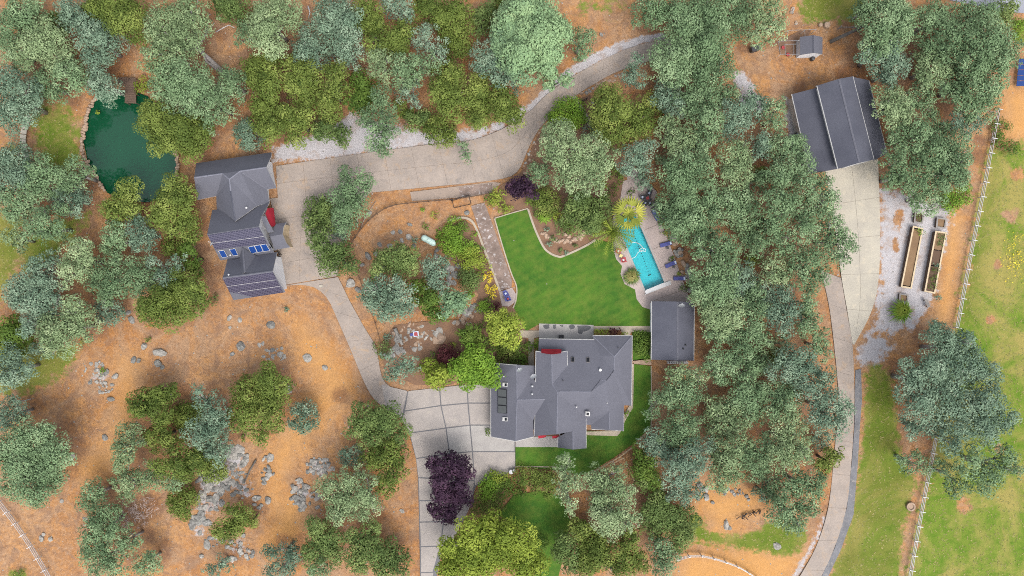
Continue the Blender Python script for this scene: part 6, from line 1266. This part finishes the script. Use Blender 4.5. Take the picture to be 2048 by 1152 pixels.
# solar array at the right edge
root = empty('ground_solar_array', U(2046, 140), 'tilted blue solar array at the right edge above the dirt yard', 'solar panels'); bpy.context.view_layer.update()
for i in range(5):
    for j in range(2): a, b, c_, d = (U(2036 + i * -1 + j * 20 + 2, 118 + i * 11, .6), U(2054 + i * -1 + j * 20, 118 + i * 11, 1.0), U(2053 - i + j * 20, 128 + i * 11, 1.0), U(2035 - i + j * 20 + 2, 128 + i * 11, .6)); m = MB(); m.face([a, b, c_, d][::-1]); m.face([(p[0], p[1], p[2] - .05) for p in (a, b, c_, d)]); par(m.build('solar_panel', M['bluepanel']), root)
for y in (120, 168): q = U(2050, y); rod(root, [(q[0], q[1], -.1), (q[0], q[1], .8)], .06, 'steel', 'post')
# burnt logs, fallen trunks
root = empty('burnt_log_pile', U(1498, 1025), 'black burnt branches heaped on bare dirt in the lower right', 'logs'); bpy.context.view_layer.update()
for i in range(16): x, y = 1480 + i * 2.6 + rng.uniform(-5, 5), 1036 - i * 1.3 + rng.uniform(-5, 5); th = rng.uniform(0, 3.14); L = rng.uniform(6, 12); rod(root, [U(x, y, .08), U(x + L * .5 * math.cos(th), y + L * .5 * math.sin(th), .3), U(x + L * math.cos(th), y + L * math.sin(th), .12)], .07, 'black', 'branch')
for pts, r_, mt, lab in (([(1660, 84, .3), (1690, 70, 1.6), (1720, 56, 3.2), (1748, 36, 5)], .34, 'bark', 'leaning dark oak trunk beside the small shed'), ([(455, 152, .2), (432, 138, 2.0), (412, 122, 4), (404, 104, 5.4)], .24, 'barkpale', 'leaning pale oak trunk right of the sage oak'), ([(192, 645, .15), (206, 644, .15), (220, 641, .15)], .12, 'barkpale', 'pale fallen log on dirt by the blue-green oak'), ([(1002, 955, .1), (985, 975, .1)], 0, 'bark', ''), ([(512, 920, .2), (500, 940, .25), (488, 966, .2)], .16, 'bark', 'weathered log lying on the grey outcrop'), ([(30, 800, .2), (45, 802, .2), (62, 798, .3)], .12, 'barkpale', 'pale fallen branch at the left edge'), ([(258, 1075, .15), (268, 1066, .3)], .14, 'wood_pale', 'pale cut log near the dry brush'), ([(720, 460, .2), (728, 440, .6), (740, 420, .3), (752, 402, .2)], .06, 'barkpale', 'thin pale fallen branch at the forecourt enclosure'), ([(715, 455, .2), (714, 440, .5), (720, 428, .7)], .12, 'barkpale', 'pale twisted stump by the forecourt trees'), ([(790, 657, .2), (797, 675, .2), (805, 690, .2)], .35, 'rock', 'long grey stone slab in the rock garden'), ([(432, 64, 1.5), (446, 56, 1.9), (458, 50, 2.2), (470, 56, 2.3)], .08, 'white', 'bare white branch above the upper left clearing'), ([(616, 12, .6), (620, 25, .8), (617, 36, .5)], .1, 'white', 'bare white branch at the top of the wood')):
    if r_: m = MB(); m.tube([U(*p) for p in pts], [r_ * (1 - .5 * i / len(pts)) for i in range(len(pts))], 7); props(m.build('log', M[mt], smooth=True), lab, 'log')
# ---------------------------------------------------------------- tell equal labels apart by their order in the picture
ORD = 'first second third fourth fifth sixth seventh eighth ninth tenth eleventh twelfth thirteenth fourteenth'.split(); by = {}
for o, b, x in PENDING: by.setdefault(b, []).append((x, o))
for b, l in by.items():
    if len(l) > 1:
        for i, (x, o) in enumerate(sorted(l, key=lambda q: q[0])): o['label'] = b + ', ' + (ORD[i] + ' from the left' if len(l) > 2 else ('the left one', 'the right one')[i])
print('leaf quads', NLEAF, 'objects', len(bpy.data.objects))
